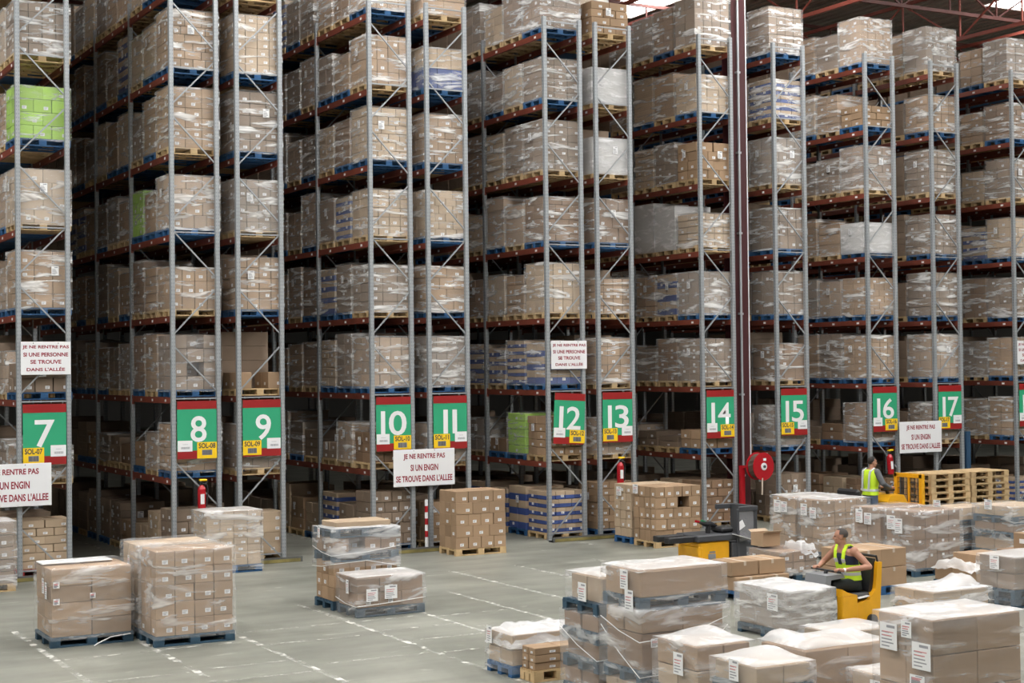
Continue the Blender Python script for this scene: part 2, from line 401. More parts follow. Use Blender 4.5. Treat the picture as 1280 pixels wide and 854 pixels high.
def sheet_label(parent, x, y, z, w=.2, h=.26, face='y', red=True):
    b = MB(); e = .004
    def Q(u0, z0, u1, z1, t, m_):
        if face == 'y': b.box(x+u0, y-t-.001, z+z0, x+u1, y-t, z+z1, m_)
        else: b.box(x-t-.001, y-u1, z+z0, x-t, y-u0, z+z1, m_)
    Q(-w/2, 0, w/2, h, 0, 0)
    for k in range(5): Q(-w*.4, h*(.1+.13*k), w*(.05+.08*(k*7 % 4)), h*(.1+.13*k)+.012, .0012, 1)
    Q(-w*.1, h*.82, w*.38, h*.92, .0012, 1)
    if red:
        for k in range(2): Q(-w*.36, h*(.5+.14*k), w*(.2+.1*k), h*(.5+.14*k)+.010, .0016, 2)
    return obj('paper_label', b, [M['paper'], M['greyink'], M['redink']], parent)
def cartons(root, W, D, z0, nx, ny, nz, h, tint, var, rng, miss=(), x0=0, y0=0, jit=.004, stagger=False, name='carton'):
    for k in range(nz):
        odd = stagger and k % 2
        ex, ey = (max(1, nx-1), ny) if odd and nx > 2 else (nx, ny)
        w, d = W/ex, D/ey
        for i in range(ex):
            for j in range(ey):
                if (i, j, k) in miss or (0 < i < ex-1 and 0 < j < ey-1 and k < nz-1): continue
                t = tint if not isinstance(tint, (list, tuple)) else tint[(k*3+i*5+j*7) % len(tint)]
                vv = var if not isinstance(var, (list, tuple)) else rng.choice(var)
                o = link(name, carton_mesh(w-.010, d-.010, h-.006, t, vv), root)
                o.location = (x0-W/2+(i+.5)*w+rng.uniform(-jit, jit), y0-D/2+(j+.5)*d+rng.uniform(-jit, jit), z0+k*h)
    return z0+nz*h
def load(label, x, y, z, W, D, H, pal, style, nx, ny, seed, tint='carton_a', group=None, name=None, lh=.25, lab=None, near=False):
    """one pallet with what is strapped to it; x, y is its near left corner"""
    rng = random.Random(seed); film = None; var = [0,1,2,3,1,3]; miss = ()
    nz_ = max(1, round((H-.144)/lh)); h = (H-.15)/nz_
    if style == 'c': film = 'film'
    if style == 'k': film = 'k'
    if style == 'w': film = 'w'; tint = 'carton_w'
    if style == 'g': film = 'clear'; tint = 'carton_g'
    if style == 'wb': film = 'film' if z > 2 else None; tint = 'band'
    if style == 'wbt': film = 'film'
    if style == 'h': film = 'clear'; miss = {(1,0,1),(1,0,3),(1,0,4)}
    if style == 'few': miss = {(i,j,k) for i in range(1,nx) for j in range(ny) for k in range(9) if k > 0 or i == 1}
    root = thing(name or ('wrapped_pallet_load' if film else 'pallet_of_cartons'), label, 'pallet load', (x+W/2, y+D/2, z), group)
    link('pallet', pallet_mesh(W, D, pal), root)
    m_ = .03
    if style == 'wbt':
        t = cartons(root, W-m_, D-m_, .146, nx, ny, 2, h*nz_/4, 'blueband', 0, rng); cartons(root, W-m_, D-m_, t, nx, ny, 1, h*nz_/2, 'carton_c', 0, rng)
    elif style == 'lo': cartons(root, W-m_-.02, D-m_-.02, .146, nx, ny, nz_, h, tint, [1,3,3], rng, miss, jit=.010, stagger=True)
    else: cartons(root, W-m_, D-m_, .146, nx, ny, nz_, h, tint, var, rng, miss, stagger=rng.random() < .4)
    if film:
        ztop = H+.004
        fm = film_mesh(W, D, ztop, film, seed % 3 if not near else seed, near, 0, .1)
        link('stretch_film', fm, root)
    if lab or (lab is None and rng.random() < .3): sheet_label(root, rng.uniform(-.2,.2)*W, -D/2-.028, H*.62, .14, .18, 'y', False)
    if lab or (lab is None and rng.random() < .3): sheet_label(root, -W/2-.028, rng.uniform(-.1,.1), H*.66, .13, .17, 'x', False)
    return root
# ------------------------------------------------------------------ racks
PITCH = 1.65; Z1 = 1.78071; BAY = 2.97338; RD = .94526
LV = [0]+[Z1+PITCH*i for i in range(7)]
RX = {7: -3.03454, 8: 0, 9: 1.38393, 10: 4.38313, 11: 5.75855, 12: 8.77815, 13: 10.15452, 14: 13.13257, 15: 15.41869, 16: 18.42459, 17: 20.71794, 18: 23.71273, 19: 25.09}
BAYS = {7: 3, 8: 4, 9: 3, 10: 4, 11: 3, 12: 3, 13: 3, 14: 3, 15: 3, 16: 3, 17: 3, 18: 3, 19: 3}
TOP = 12.03
def post_mesh():
    def f():
        b = MB(); b.cbox(-.045,0,0,.045,.10,TOP,.008,0); b.box(-.07,-.012,0,.07,.112,.012,0); return b.mesh('post', [M['post']])
    return cached('post', f)
def brace_mesh(dx, dz):
    def f():
        b = MB(); b.bar((0,0,0), (dx,0,dz), .028, .03, up=(0,1,0)); return b.mesh('brace', [M['brace']])
    return cached(('brace', round(dx,3), round(dz,3)), f)
def beam_mesh(L, seed):
    def f():
        b = MB(); b.cbox(-.025,0,-.13,.025,L,0,.006,0)
        for yy in (.0, L-.012): b.box(-.03,yy,-.18,.03,yy+.012,.02,0)
        rng = random.Random(seed)
        for k in range(3):
            y0 = .3+k*.93+rng.uniform(-.05,.05); b.box(-.028,y0,-.095,-.025,y0+.09,-.045,1); b.box(.025,y0,-.095,.028,y0+.09,-.045,1)
        return b.mesh('beam', [M['beam'], M['paper']])
    return cached(('beam', round(L,3), seed), f)
zb = []
for k in range(11):
    if k*1.168+.9 < TOP-.1: zb.append((k*1.168+.06, k*1.168+.94, (k+1) % 2))
for nrow, X in RX.items():
    rk = thing('pallet_rack', 'galvanised pallet rack with red beams carrying aisle sign %s' % NUM[nrow] if nrow < 19 else 'galvanised pallet rack with red beams standing back to back with rack eighteen', 'rack', (X, 0, 0), 'pallet racks')
    for bi in range(BAYS[nrow]+1):
        fr = bpy.data.objects.new('upright_frame', None); COL.objects.link(fr); fr.parent = rk; fr.location = (0, bi*BAY, 0); fr.empty_display_size = .2
        for x in (0, RD): link('post', post_mesh(), fr, (x, 0, 0))
        if bi <= 1:
            for (a, c, s) in zb:
                s ^= nrow % 2
                if s: link('diagonal_brace', brace_mesh(RD-.09, c-a), fr, (.045, .06, a))
                else: link('diagonal_brace', brace_mesh(RD-.09, a-c), fr, (.045, .06, c))
            for z in (.14, 3.40, 6.78, 10.14, TOP-.10): link('horizontal_brace', brace_mesh(RD-.09, 0), fr, (.045, .045, z))
    for bi in range(BAYS[nrow]):
        for li in range(1, 8):
            for x in (0, RD): link('beam', beam_mesh(BAY-.1-.004, (bi*7+li+nrow) % 4), rk, (x, bi*BAY+.102, LV[li]))
# end loads, floor level first: (pallet, height, style, cartons across)
b_, w_ = 'blue', 'wood'
ENDS = {
 7: [('redpal',1.1,'lo',3),(w_,.75,'k',2),(b_,.72,'lo',3),(b_,1.25,'c',3),(w_,1.2,'k',3),(b_,1.18,'g',3),(w_,1.18,'c',4),(b_,1.2,'c',3)],
 8: [(w_,1.15,'lo',3),(b_,1.1,'c',3),(b_,1.27,'h',3),(w_,1.0,'c',4),(b_,1.22,'k',4),(w_,1.38,'c',3),(b_,1.32,'c',4),(b_,1.2,'c',3)],
 9: [(w_,1.0,'lo',2),(w_,1.05,'c',3),(w_,.5,'few',3),(b_,1.24,'c',4),(w_,1.2,'k',4),(b_,1.40,'c',3),(b_,1.35,'c',4),(w_,1.2,'c',3)],
 10: [(b_,1.3,'lo',4),(w_,.8,'lo',3),(b_,1.22,'k',4),(w_,1.15,'c',3),(w_,1.14,'c',4),(b_,1.28,'c',4),(w_,1.2,'c',4),(b_,1.25,'k',4)],
 11: [(w_,1.0,'lo',3),(w_,.95,'k',3),(b_,1.22,'k',4),(b_,1.14,'c',3),(b_,1.18,'c',4),(b_,1.22,'c',4),(b_,1.05,'wbt',3),(w_,1.1,'c',2)],
 12: [(w_,1.1,'wb',4),(w_,1.05,'lo',4),(b_,1.08,'wb',3),(w_,1.28,'c',4),(b_,1.16,'c',3),(w_,1.3,'c',3),(b_,1.08,'c',3),(b_,1.15,'k',3)],
 13: [(b_,1.25,'lo',3),(w_,.95,'k',3),(w_,1.2,'c',3),(w_,.95,'c',4),(b_,1.18,'c',3),(w_,.95,'w',3),(w_,.95,'w',3),(w_,.9,'lo',3)],
 14: [(w_,1.15,'lo',3),(b_,.6,'lo',2),(w_,1.18,'c',4),(b_,1.16,'k',3),(w_,.95,'c',4),(w_,1.05,'lo',3),(b_,1.06,'c',3),(w_,1.32,'c',4)],
 15: [(w_,1.2,'lo',5),(b_,1.15,'k',3),(w_,1.05,'c',3),(b_,1.22,'c',3),(b_,1.16,'c',4),(w_,1.28,'k',4),(w_,1.12,'wb',3),(b_,1.3,'c',4)],
 16: [(w_,.95,'lo',3),(b_,1.15,'c',4),(b_,1.25,'c',4),(b_,1.12,'c',3),(b_,.9,'w',3),(w_,1.25,'k',3),(b_,.68,'lo',3),(b_,1.32,'k',4)],
 17: [(w_,.85,'lo',3),(w_,1.1,'c',3),(b_,1.28,'k',3),(b_,1.3,'c',3),(b_,1.2,'c',4),(w_,1.28,'c',3),(b_,1.1,'c',4),(w_,1.3,'k',4)],
 18: [(w_,.75,'wb',3),(b_,1.2,'c',3),(b_,1.2,'c',3),(b_,1.2,'c',4),(b_,1.22,'c',3),(w_,1.22,'c',3),(b_,1.1,'c',3),(w_,1.25,'k',3)]}
ENDS[19] = ENDS[16]
SHOW = {19: 0, 7: 2, 8: 9, 9: 1, 10: 6, 11: 1, 12: 4, 13: 1, 14: 4, 15: 1, 16: 3, 17: 1, 18: 2}
COLW = {'blue': 'blue', 'wood': 'wooden', 'redpal': 'red'}
STW = {'c': 'film-wrapped brown cartons', 'k': 'cloudy-wrapped brown cartons', 'w': 'white-wrapped cartons', 'g': 'lime green cartons', 'wb': 'blue-banded cartons', 'wbt': 'tan and blue cartons',
       'h': 'gappy brown carton stack', 'few': 'few loose brown cartons', 'lo': 'unwrapped brown cartons'}
LW = 1.08; LD = .86
deep = MB(); dr = random.Random(77)
for nrow, X in RX.items():
    for li in range(8):
        tints = random.Random(nrow*31+li)
        for j in range(BAYS[nrow]*3):
            seed = nrow*1000+li*50+j; rng = random.Random(seed)
            y = (j//3)*BAY+.16+(j % 3)*.935; x = X-.03; z = LV[li]+.003
            if j == 0: pal, H, st, nx = ENDS[nrow][li]; ny = 2
            else:
                pal = rng.choice([b_, b_, w_, w_]); H = rng.uniform(.95, 1.36); st = rng.choice('cccccckkc'); nx = 1; ny = rng.choice((1,2,2))
                if li == 0: st = 'lo'; H = rng.uniform(.6, 1.2); ny = 2
                if li == 1:
                    H = rng.uniform(.6, 1.2)
                    if rng.random() < .5: st = 'lo'; H = rng.uniform(.4, .8)
                if rng.random() < .07: st = 'wb'
                if nrow == 8 and li == 4 and j == 2: st = 'g'; pal = b_
                if nrow == 12 and li == 0: st = 'wb'; H = 1.05+.1*(j % 2)
                if nrow == 12 and li == 2: st = 'wb'
                if nrow == 12 and li == 1 and j == 1: st = 'g'; pal = b_; H = 1.1
                if nrow == 14 and li == 4 and j in (1, 2): st = 'w'
                if nrow == 10 and li in (3, 4, 5) and j in (1, 2): H = rng.uniform(.8, 1.3)
            show = j < SHOW[nrow] + (1 if li == 7 and nrow in (9,11,13,15,17) else 0) - (2 if li in (0,1) and nrow == 8 else 0)
            if nrow == 7 and li == 7: show = False
            tint = rng.choice(['carton_a','carton_b','carton_c','carton_d','carton_d','carton_a'])
            lh = rng.choice((.17,.2,.24,.24,.3))
            if show:
                pos = 'at its aisle end' if j == 0 else '%s load from its end' % NTH[j]
                lv = 'floor of rack %s' % NUM[nrow] if li == 0 else '%s beam of rack %s' % (ORD[li], NUM[nrow])
                load('%s on %s pallet, %s, %s' % (STW[st], COLW[pal], lv, pos), x, y, z, LW, LD, H, pal, st, nx, ny, seed, tint, 'pallet loads in the racks', lh=lh)
            else:
                pm = {'wood': 1, 'blue': 2}.get(pal, 1); dx0 = X-.02; dy = y
                deep.box(dx0, dy, z, dx0+LW-.02, dy+LD, z+.02, pm); deep.box(dx0, dy, z+.1, dx0+LW-.02, dy+LD, z+.144, pm)
                for yy in (0, .38, .76): deep.box(dx0, dy+yy, z+.02, dx0+LW-.02, dy+yy+.1, z+.1, pm)
                nl = max(1, round((H-.144)/lh)); hh = (H-.144)/nl
                for k in range(nl):
                    for q in range(2): deep.box(dx0+.01, dy+.01+q*.42, z+.146+k*hh, dx0+LW-.03, dy+.42+q*.42, z+.14+(k+1)*hh, 0)
tag(obj('distant_pallet_loads', deep, [M['carton_d'], M['wood'], M['blue']]), 'brown carton loads stored deep inside the racks behind the front ones', 'pallet loads', None, 'stuff')
# ------------------------------------------------------------------ writing
def text_mesh(body, x0, z0, x1, z1, y, m, name='lettering', bold=0., depth=.002, shear=0.):
    """flat letters facing -Y filling the box x0..x1, z0..z1"""
    cu = bpy.data.curves.new(name, 'FONT'); cu.body = body; cu.size = 1; cu.offset = bold; cu.extrude = 0; cu.resolution_u = 4
    o = bpy.data.objects.new(name, cu); COL.objects.link(o); bpy.context.view_layer.update()
    me = bpy.data.meshes.new_from_object(o.evaluated_get(bpy.context.evaluated_depsgraph_get()))
    bpy.data.objects.remove(o); bpy.data.curves.remove(cu)
    a = [v.co.x for v in me.vertices]; c = [v.co.y for v in me.vertices]
    lx, hx, ly, hy = min(a), max(a), min(c), max(c)
    for v in me.vertices:
        v.co = ((x0+(v.co.x-lx)/(hx-lx)*(x1-x0)), y, z0+(v.co.y-ly)/(hy-ly)*(z1-z0))
    me.materials.clear(); me.materials.append(m); me.name = name
    return me
def barcode(b, x0, z0, x1, z1, y, m, seed):
    rng = random.Random(seed); x = x0
    while x < x1:
        w_ = rng.choice((.004,.006,.010)); b.box(x, y-.001, z0, min(x+w_, x1), y, z1, m); x += w_+rng.choice((.004,.006))
def aisle_sign(nn, rest_of_label, tilt=0.):
    X = RX[nn]; W, H = .825, 1.17
    root = thing('aisle_sign', 'green and red sign reading %s%s' % (nn, rest_of_label), 'sign', (X+RD/2, -.012, 2.18), 'aisle number signs')
    if tilt: root.rotation_euler = (0, R(tilt), 0); root.location.y = -.045
    b = MB(); b.box(-W/2,0,0,W/2,.008,H); obj('board', b, M['sign_green'], root)
    for z0, z1 in ((0,.165),(H-.165,H)):
        b = MB(); b.box(-W/2,-.003,z0,W/2,0,z1); obj('stripe', b, M['sign_red'], root)
    s_ = str(nn); zb0, zt = .335, .865
    G = {1: None}
    if nn < 10: parts = [(s_, -.135, .20)] if nn != 7 else [(s_, -.19, .19)]
    elif nn == 10: parts = [('I', -.30, -.20), ('0', -.115, .31)]
    elif nn == 11: parts = [('I', -.17, -.06), ('I', .055, .165)]
    else: parts = [('I', -.27, -.165), (s_[1], -.075, .305)]
    for ch, x0, x1 in parts:
        if ch == 'I':
            b = MB(); b.box(x0, -.003, zb0, x1, 0, zt); obj('number', b, M['white'], root)
        else: link('number', text_mesh(ch, x0, zb0, x1, zt, -.003, M['white'], 'number', .012), root)
    even = nn % 2 == 0
    tx = (.0, .4125) if even else (-.4125, -.015)
    if nn == 12: tx = (.02, .43)
    tg = MB(); tg.box(tx[0], -.008, .0 if nn == 8 else .03, tx[1], -.003, .33); tagp = obj('location_tag', tg, M['yellowtag'], root)
    link('lettering', text_mesh('SOL-%02d' % nn, tx[0]+.03, .205, tx[1]-.03, .312, -.0095, M['ink'], 'lettering', .03), tagp)
    b = MB(); b.box(tx[0]+.10, -.0085, .065, tx[1]-.10, -.008, .175, 1); barcode(b, tx[0]+.105, .07, tx[1]-.105, .17, -.0086, 0, nn); obj('barcode', b, [M['ink'], M['greyink']], tagp)
    wx = (-.405, -.10) if even else (.11, .405)
    b = MB(); b.box(wx[0], -.006, .15, wx[1], -.003, .37); lab = obj('barcode_label', b, M['white'], root)
    b = MB(); barcode(b, wx[0]+.07, .20, wx[1]-.05, .245, -.0062, 0, nn+40); b.box(wx[0]+.1,-.007,.29,wx[1]-.09,-.006,.296,0); obj('barcode', b, M['greyink'], lab)
EX = {7: ' between two white boards, leftmost sign', 8: ' above a red extinguisher, left of sign nine', 9: ' next to sign eight', 10: ' with a large white board at its corner', 11: ' with its last stroke half hidden',
      12: ' hanging crooked between its posts', 13: ' next to the crooked sign', 14: ' beside the maroon building column', 15: ' behind and right of the red hose reel', 16: ' behind the worker on the truck', 17: ' above the stacked empty pallets', 18: ' cut by the edge of the picture'}
for nn in EX: aisle_sign(nn, EX[nn], 3.2 if nn == 12 else 0.)
def board(x0, x1, z0, z1, y, lines, label, posts=(), bold=.03, k=1):
    root = thing('warning_sign', label, 'sign', (x0, y, z0), 'white warning boards')
    b = MB(); b.cbox(0,-.006,0,x1-x0,.006,z1-z0,.004); bd = obj('board', b, M['white'], root)
    H = z1-z0; W = x1-x0; n_ = len(lines); rowh = H*.88/n_
    for i, (t, f) in enumerate(lines):
        zc = H*.94-(i+.5)*rowh; hh = rowh*(.60 if n_ == 3 else .56)
        link('lettering', text_mesh(t, W*(1-f)/2, zc-hh/2, W*(1+f)/2, zc+hh/2, -.0075, M['letter_red'], 'lettering', bold), root)
    b = MB()
    for fx in (.33, .67) if n_ == 3 else (.25, .75): b.tube([(W*fx,-.009,H-.03),(W*fx,-.005,H-.03)], .010, 8)
    obj('fixing_screw', b, M['dark'], root)
    return root
ENGIN = [('JE NE RENTRE PAS', .68), ('SI UN ENGIN', .45), ("SE TROUVE DANS L'ALLEE", .92)]
PERS = [('JE NE RENTRE PAS', .93), ('SI UNE PERSONNE', .90), ('SE TROUVE', .62), ("DANS L'ALL\u00c9E", .77)]
board(4.80, 6.28, 1.40, 2.20, -.10, ENGIN, 'large white board about a machine in the aisle, between signs ten and eleven')
board(19.30, 20.78, 1.60, 2.42, -.10, ENGIN, 'large white board about a machine in the aisle, between signs sixteen and seventeen')
board(-3.96, -2.46, 1.40, 2.22, -.10, ENGIN, 'large white board about a machine in the aisle, under sign seven')
board(-3.01, -2.06, 3.92, 4.56, -.02, PERS, 'small white board about a person in the aisle, above sign seven', bold=.032)
board(8.83, 9.79, 3.91, 4.56, -.02, PERS, 'small white board about a person in the aisle, above sign twelve', bold=.032)
board(23.72, 24.66, 3.89, 4.54, -.02, PERS, 'small white board about a person in the aisle, above sign eighteen', bold=.032)
# ------------------------------------------------------------------ extinguishers, kerbs, bollard, hose reel
def extinguisher(x, z, label, tilt=0.):
    root = thing('fire_extinguisher', label, 'fire extinguisher', (x, -.14, z), 'fire extinguishers'); root.rotation_euler = (0, R(tilt), 0)
    b = MB(); b.tube([(0,0,0),(0,0,.015),(0,0,.44),(0,0,.49),(0,0,.52)], [.07,.08,.08,.055,.028], 18); obj('cylinder', b, M['ext_red'], root, smooth=False)
    b = MB(); b.box(-.05,-.0815,.14,.03,-.0795,.34); obj('instruction_label', b, M['white'], root)
    b = MB(); b.tube([(0,0,.52),(0,0,.57)], .02, 8); b.box(-.02,-.015,.56,.12,.015,.575); b.box(-.02,-.015,.60,.13,.015,.615); obj('valve', b, M['black'], root)
    b = MB(); b.tube([(.0,.0,.555),(.11,-.01,.52),(.125,-.01,.4),(.1,-.02,.2),(.09,-.03,.08)], .013, 8); obj('hose', b, M['black'], root)
    b = MB(); b.box(-.01,.08,.1,.01,.135,.45); obj('mount_bracket', b, M['dark'], root)
    b = MB(); b.cbox(-.05,-.05,.60,.10,.03,.64,.008); obj('safety_tag', b, M['yellowtag'], root)
extinguisher(.52, 1.13, 'red fire extinguisher hung below sign eight')
extinguisher(10.6, 1.2, 'red fire extinguisher hung below sign thirteen')
extinguisher(18.95, 1.08, 'red fire extinguisher hung below sign sixteen, behind the worker on the truck', -4)
def guard(x0, x1, yf, label):
    root = thing('end_guard', label, 'rack guard', ((x0+x1)/2, yf, 0), 'rack end guards'); W = x1-x0
    b = MB(); b.prism([(-.06,0),(.10,0),(.10,.03),(-.02,.03),(-.02,.11),(-.06,.11)], 'x', -W/2, W/2); obj('rail', b, M['kerb'], root)
    b = MB(); b.box(-W/2+.05,-.064,.01,W/2-.05,-.06,.075); obj('yellow_paint', b, M['kerb_yellow'], root)
    for x in (-W/2+.05, W/2-.05):
        b = MB(); b.box(x-.05,-.055,.0,x+.05,.15,.035); b.tube([(x,.05,.035),(x,.05,.06)], .018, 6); obj('foot_plate', b, M['kerb'], root)
for a, c, nm in ((7,7,'seven'),(8,9,'nine'),(10,11,'ten'),(12,13,'twelve'),(14,14,'fourteen'),(15,15,'fifteen'),(16,17,'seventeen')):
    guard(RX[a]-.22, RX[c]+RD+.22, -.42, 'low black steel guard rail with worn yellow paint, at the foot of rack %s' % nm)
root = thing('striped_bollard', 'slim red and white striped pole standing between racks ten and eleven', 'pole', (5.545, -.17, 0))
b = MB()
for k in range(8): b.tube([(0,0,.02+k*.135),(0,0,.02+(k+1)*.135)], .035, 12, 1 if k in (2,4,6) else 0)
obj('pole', b, [M['white'], M['ext_red']], root); b = MB(); b.tube([(0,0,0),(0,0,.02)], .09, 12); obj('base_plate', b, M['dark'], root)
root = thing('hose_reel', 'red fire hose reel on a red stand beside the maroon column', 'hose reel', (14.13, -.16, 0))
b = MB(); b.box(-.06,-.03,.02,.06,.05,1.5); b.box(-.14,-.09,0,.14,.11,.02); b.bar((0,0,1.46),(.12,-.12,1.49),.06); obj('stand', b, M['ext_red'], root)
ax = Vector((.10,-1,0)).normalized(); cc = Vector((.32,-.14,1.48))
def disc(r0, t0, t1, m_, name, n_=28):
    b = MB(); b.tube([tuple(cc+ax*t0), tuple(cc+ax*t1)], r0, n_); return obj(name, b, m_, root)
disc(.34,.0,.025,M['ext_red'],'reel_disc'); disc(.34,.24,.265,M['ext_red'],'reel_disc')
disc(.09,.265,.285,M['white'],'hub'); disc(.035,.285,.31,M['dark'],'hub_cap')
b = MB()
p1 = ax.cross(Vector((0,0,1))).normalized()
pts = [tuple(cc+ax*(.03+.2*t/150)+(p1*math.cos(t*.42)+Vector((0,0,1))*math.sin(t*.42))*.285) for t in range(151)]
b.tube(pts, .022, 6); obj('hose', b, M['hose'], root)
b = MB(); b.tube([(.32-.02,-.40,1.2),(.28,-.42,1.0),(.27,-.42,.8)], .02, 6); obj('nozzle', b, M['tape'], root)
b = MB(); b.box(.315,-.405,1.62,.42,-.40,1.68); obj('instruction_label', b, M['white'], root)
# blue guarded upright beside rack seventeen
root = thing('post_protector', 'blue steel protector standing beside the end of rack seventeen', 'post protector', (21.84, .03, 0))
b = MB(); b.cbox(-.07,-.06,0,.07,.06,2.1,.01); obj('column_guard', b, M['navyblue'], root); b = MB(); b.box(-.1,-.1,0,.1,.1,.012); obj('base_plate', b, M['bluedark'], root)
# ------------------------------------------------------------------ loads on the open floor
def tiers(label, x, y, W, D, spec, seed, film=None, name='wrapped_pallet_load', labels=(), bulge=0., filmz=.05, pitch=None):
    """spec: list of ('p', colour) pallets and ('c', nx, ny, nz, layer height, tint, var, W, D, miss) carton tiers from the floor up"""
    rng = random.Random(seed); root = thing(name, label, 'pallet load', (x+W/2, y+D/2, .002)); z = 0; tops = []
    for s in spec:
        if s[0] == 'p':
            o = link('pallet', pallet_mesh(W, D, s[1]), root, (0,0,z)); z += .146
        else:
            _, nx, ny, nz_, h, tint, var = s[:7]; Wc = s[7] if len(s) > 7 else W-.04; Dc = s[8] if len(s) > 8 else D-.04
            miss = s[9] if len(s) > 9 else (); st = s[10] if len(s) > 10 else False
            z = cartons(root, Wc, Dc, z, nx, ny, nz_, h, tint, var, rng, miss, stagger=st, jit=.004 if film else .009)
    if film: link('stretch_film', film_mesh(W+.01, D+.01, z+.006, film, seed, True, bulge, .10 if film == 'nearplain' else filmz), root)
    for l_ in labels:
        f, u, zz = l_[:3]; w_, h_ = (l_[3], l_[4]) if len(l_) > 3 else (.2, .26)
        if f == 'y': sheet_label(root, u, -D/2-.036, zz, w_, h_, 'y')
        else: sheet_label(root, -W/2-.036, u, zz, w_, h_, 'x')
    return root, z
def strands(root, W, D, zs, seed):
    b = MB(); rng = random.Random(seed)
    for (z0, z1) in zs:
        b.tube([(-W/2-.03, D/2, z0), (-W/2-.035, 0, (z0+z1)/2-.02), (-W/2-.032, -D/2-.03, z1), (0, -D/2-.037, z1+.03), (W/2, -D/2-.03, z0)], .006, 5)
    obj('twisted_film', b, M['white_sheet'], root)
A1, _ = tiers('long brown cartons wrapped in film on a dusty pallet, in front of sign seven', -4.27, -8.02, 1.2, 1.0,
    [('p','bluedark'), ('c',2,2,4,.245,'carton_a',0)], 5, 'nearplain', labels=(('x',-.2,.76,.13,.22),('x',-.38,.70,.13,.24),('y',-.52,.86,.09,.09),('y',-.52,.62,.09,.09),('y',0,.68,.08,.08)))
b = MB(); b.cbox(-.59,.06,1.135,.45,.48,1.16,.012); obj('white_film_cover', b, M['white_sheet'], A1)
b = MB(); b.tube([(.55,-.53,.12),(.25,-.56,.10),(.05,-.60,.03),(-.02,-.66,.006)], .009, 6); obj('trailing_film', b, M['white_sheet'], A1)
tiers('tall stack of square film-wrapped cartons on dark pallet, tallest floor load near sign eight', -2.97, -8.77, 1.2, .8,
    [('p','bluedark'), ('c',4,3,5,.245,'carton_a',[1,1,3])], 6, 'nearplain')
tiers('film-wrapped carton load standing half hidden behind the tall square carton stack', -2.97, -7.88, 1.2, .86,
    [('p','bluedark'), ('c',2,3,5,.246,'carton_c',0)], 7, 'nearplain', labels=(('x',-.1,1.05,.1,.16),))
tiers('cartons in many thin layers under shiny film on blue pallet, in front of rack eight', .17, -1.45, 1.15, .85,
    [('p','blue'), ('c',4,3,8,.132,'carton_c',[1,2,3])], 8, 'near')
tiers('pinkish film-wrapped load standing beside the foot of rack seven', -4.55, -1.62, 1.1, .8, [('p','wood'), ('c',3,2,5,.22,'carton_d',[1,3])], 9, 'near')
D_, z_ = tiers('two-tier wrapped load with a blue pallet between its tiers, near sign ten', .52, -6.98, 1.2, .8,
    [('p','bluedark'), ('c',4,3,3,.213,'carton_a',[1,3]), ('p','bluedark'), ('c',4,3,1,.25,'carton_b',[1,3],1.15,.75,{(1,0,0)}), ('p','bluedark'), ('c',1,1,1,.11,'carton_c',0,1.0,.62)], 10, None, labels=(('x',.1,1.16,.1,.2),))
link('stretch_film', film_mesh(1.22, .82, 1.335, 'near', 11, True, 0, .69), D_); strands(D_, 1.2, .8, [(1.0,.9),(.66,.76)], 3)
E_, z_ = tiers('low wrapped carton load standing in front of the two-tier load', .55, -7.90, 1.2, .8,
    [('p','bluedark'), ('c',3,2,2,.235,'carton_b',[0,1])], 12, 'near', labels=(('x',-.1,.36,.1,.22),('y',-.35,.25,.2,.2),('y',-.02,.27,.22,.22)), filmz=.01)
strands(E_, 1.2, .8, [(.25,.18)], 4)
tiers('neat unwrapped cartons with white labels on wooden pallet, in front of rack eleven', 5.56, -1.55, 1.2, .8,
    [('p','wood'), ('c',4,3,5,.242,'carton_a',[1,1,3],1.2,.8,(),True)], 13, None, 'pallet_of_cartons')
tiers('unwrapped square cartons on wooden pallet in front of rack thirteen', 9.82, -2.72, 1.2, .86,
    [('p','wood'), ('c',5,4,5,.236,'carton_a',[1,3],1.2,.86,{(2,0,3),(4,0,1)},True)], 14, None, 'pallet_of_cartons', labels=(('x',.3,1.15,.2,.2),))
tiers('pale unwrapped cartons on blue pallet behind the square cartons near rack thirteen', 9.86, -1.72, 1.2, .72,
    [('p','blue'), ('c',4,3,6,.195,'carton_c',[1,2,3],1.2,.7)], 15, None, 'pallet_of_cartons', labels=(('x',.1,1.05,.2,.2),))
tiers('big plain cartons stacked on blue pallet beside the stand-on truck', 6.66, -9.75, 1.2, .95,
    [('p','blue'), ('c',2,2,1,.24,'carton_a',5,1.1,.9), ('c',2,2,1,.25,'carton_a',5,1.15,.62)], 16, None, 'pallet_of_cartons')
m2, z_ = tiers('half-opened carton load with film thrown back over it, behind the plain cartons', 8.72, -8.35, .85, .95,
    [('p','bluedark'), ('c',3,3,2,.20,'carton_b',[1,3],.85,.95)], 17, 'nearplain', 'wrapped_pallet_load')
def crumple(root, x0, y0, x1, y1, z, amp, seed, n_=16, drop=.12, name='loose_film', mt='film_w', peak=None):
    b = MB(); idx = {}
    for i in range(n_+1):
        for j in range(n_+1):
            u, v = i/n_, j/n_; x, y = x0+(x1-x0)*u, y0+(y1-y0)*v
            e = max(abs(u-.5), abs(v-.5))*2
            h = amp*(noise.noise(Vector((x*4.1+seed, y*4.1, seed)))+.6*noise.noise(Vector((x*11+seed, y*9, seed)))+.7) - drop*max(0, e-.72)/.28
            if peak: h += peak[2]*math.exp(-((x-peak[0])**2+(y-peak[1])**2)/peak[3])
            idx[i,j] = len(b.v); b.v.append((x, y, z+max(h, -drop)))
    for i in range(n_):
        for j in range(n_): b.f.append((idx[i,j], idx[i+1,j], idx[i+1,j+1], idx[i,j+1])); b.m.append(0)
    return obj(name, b, M[mt], root, smooth=True)
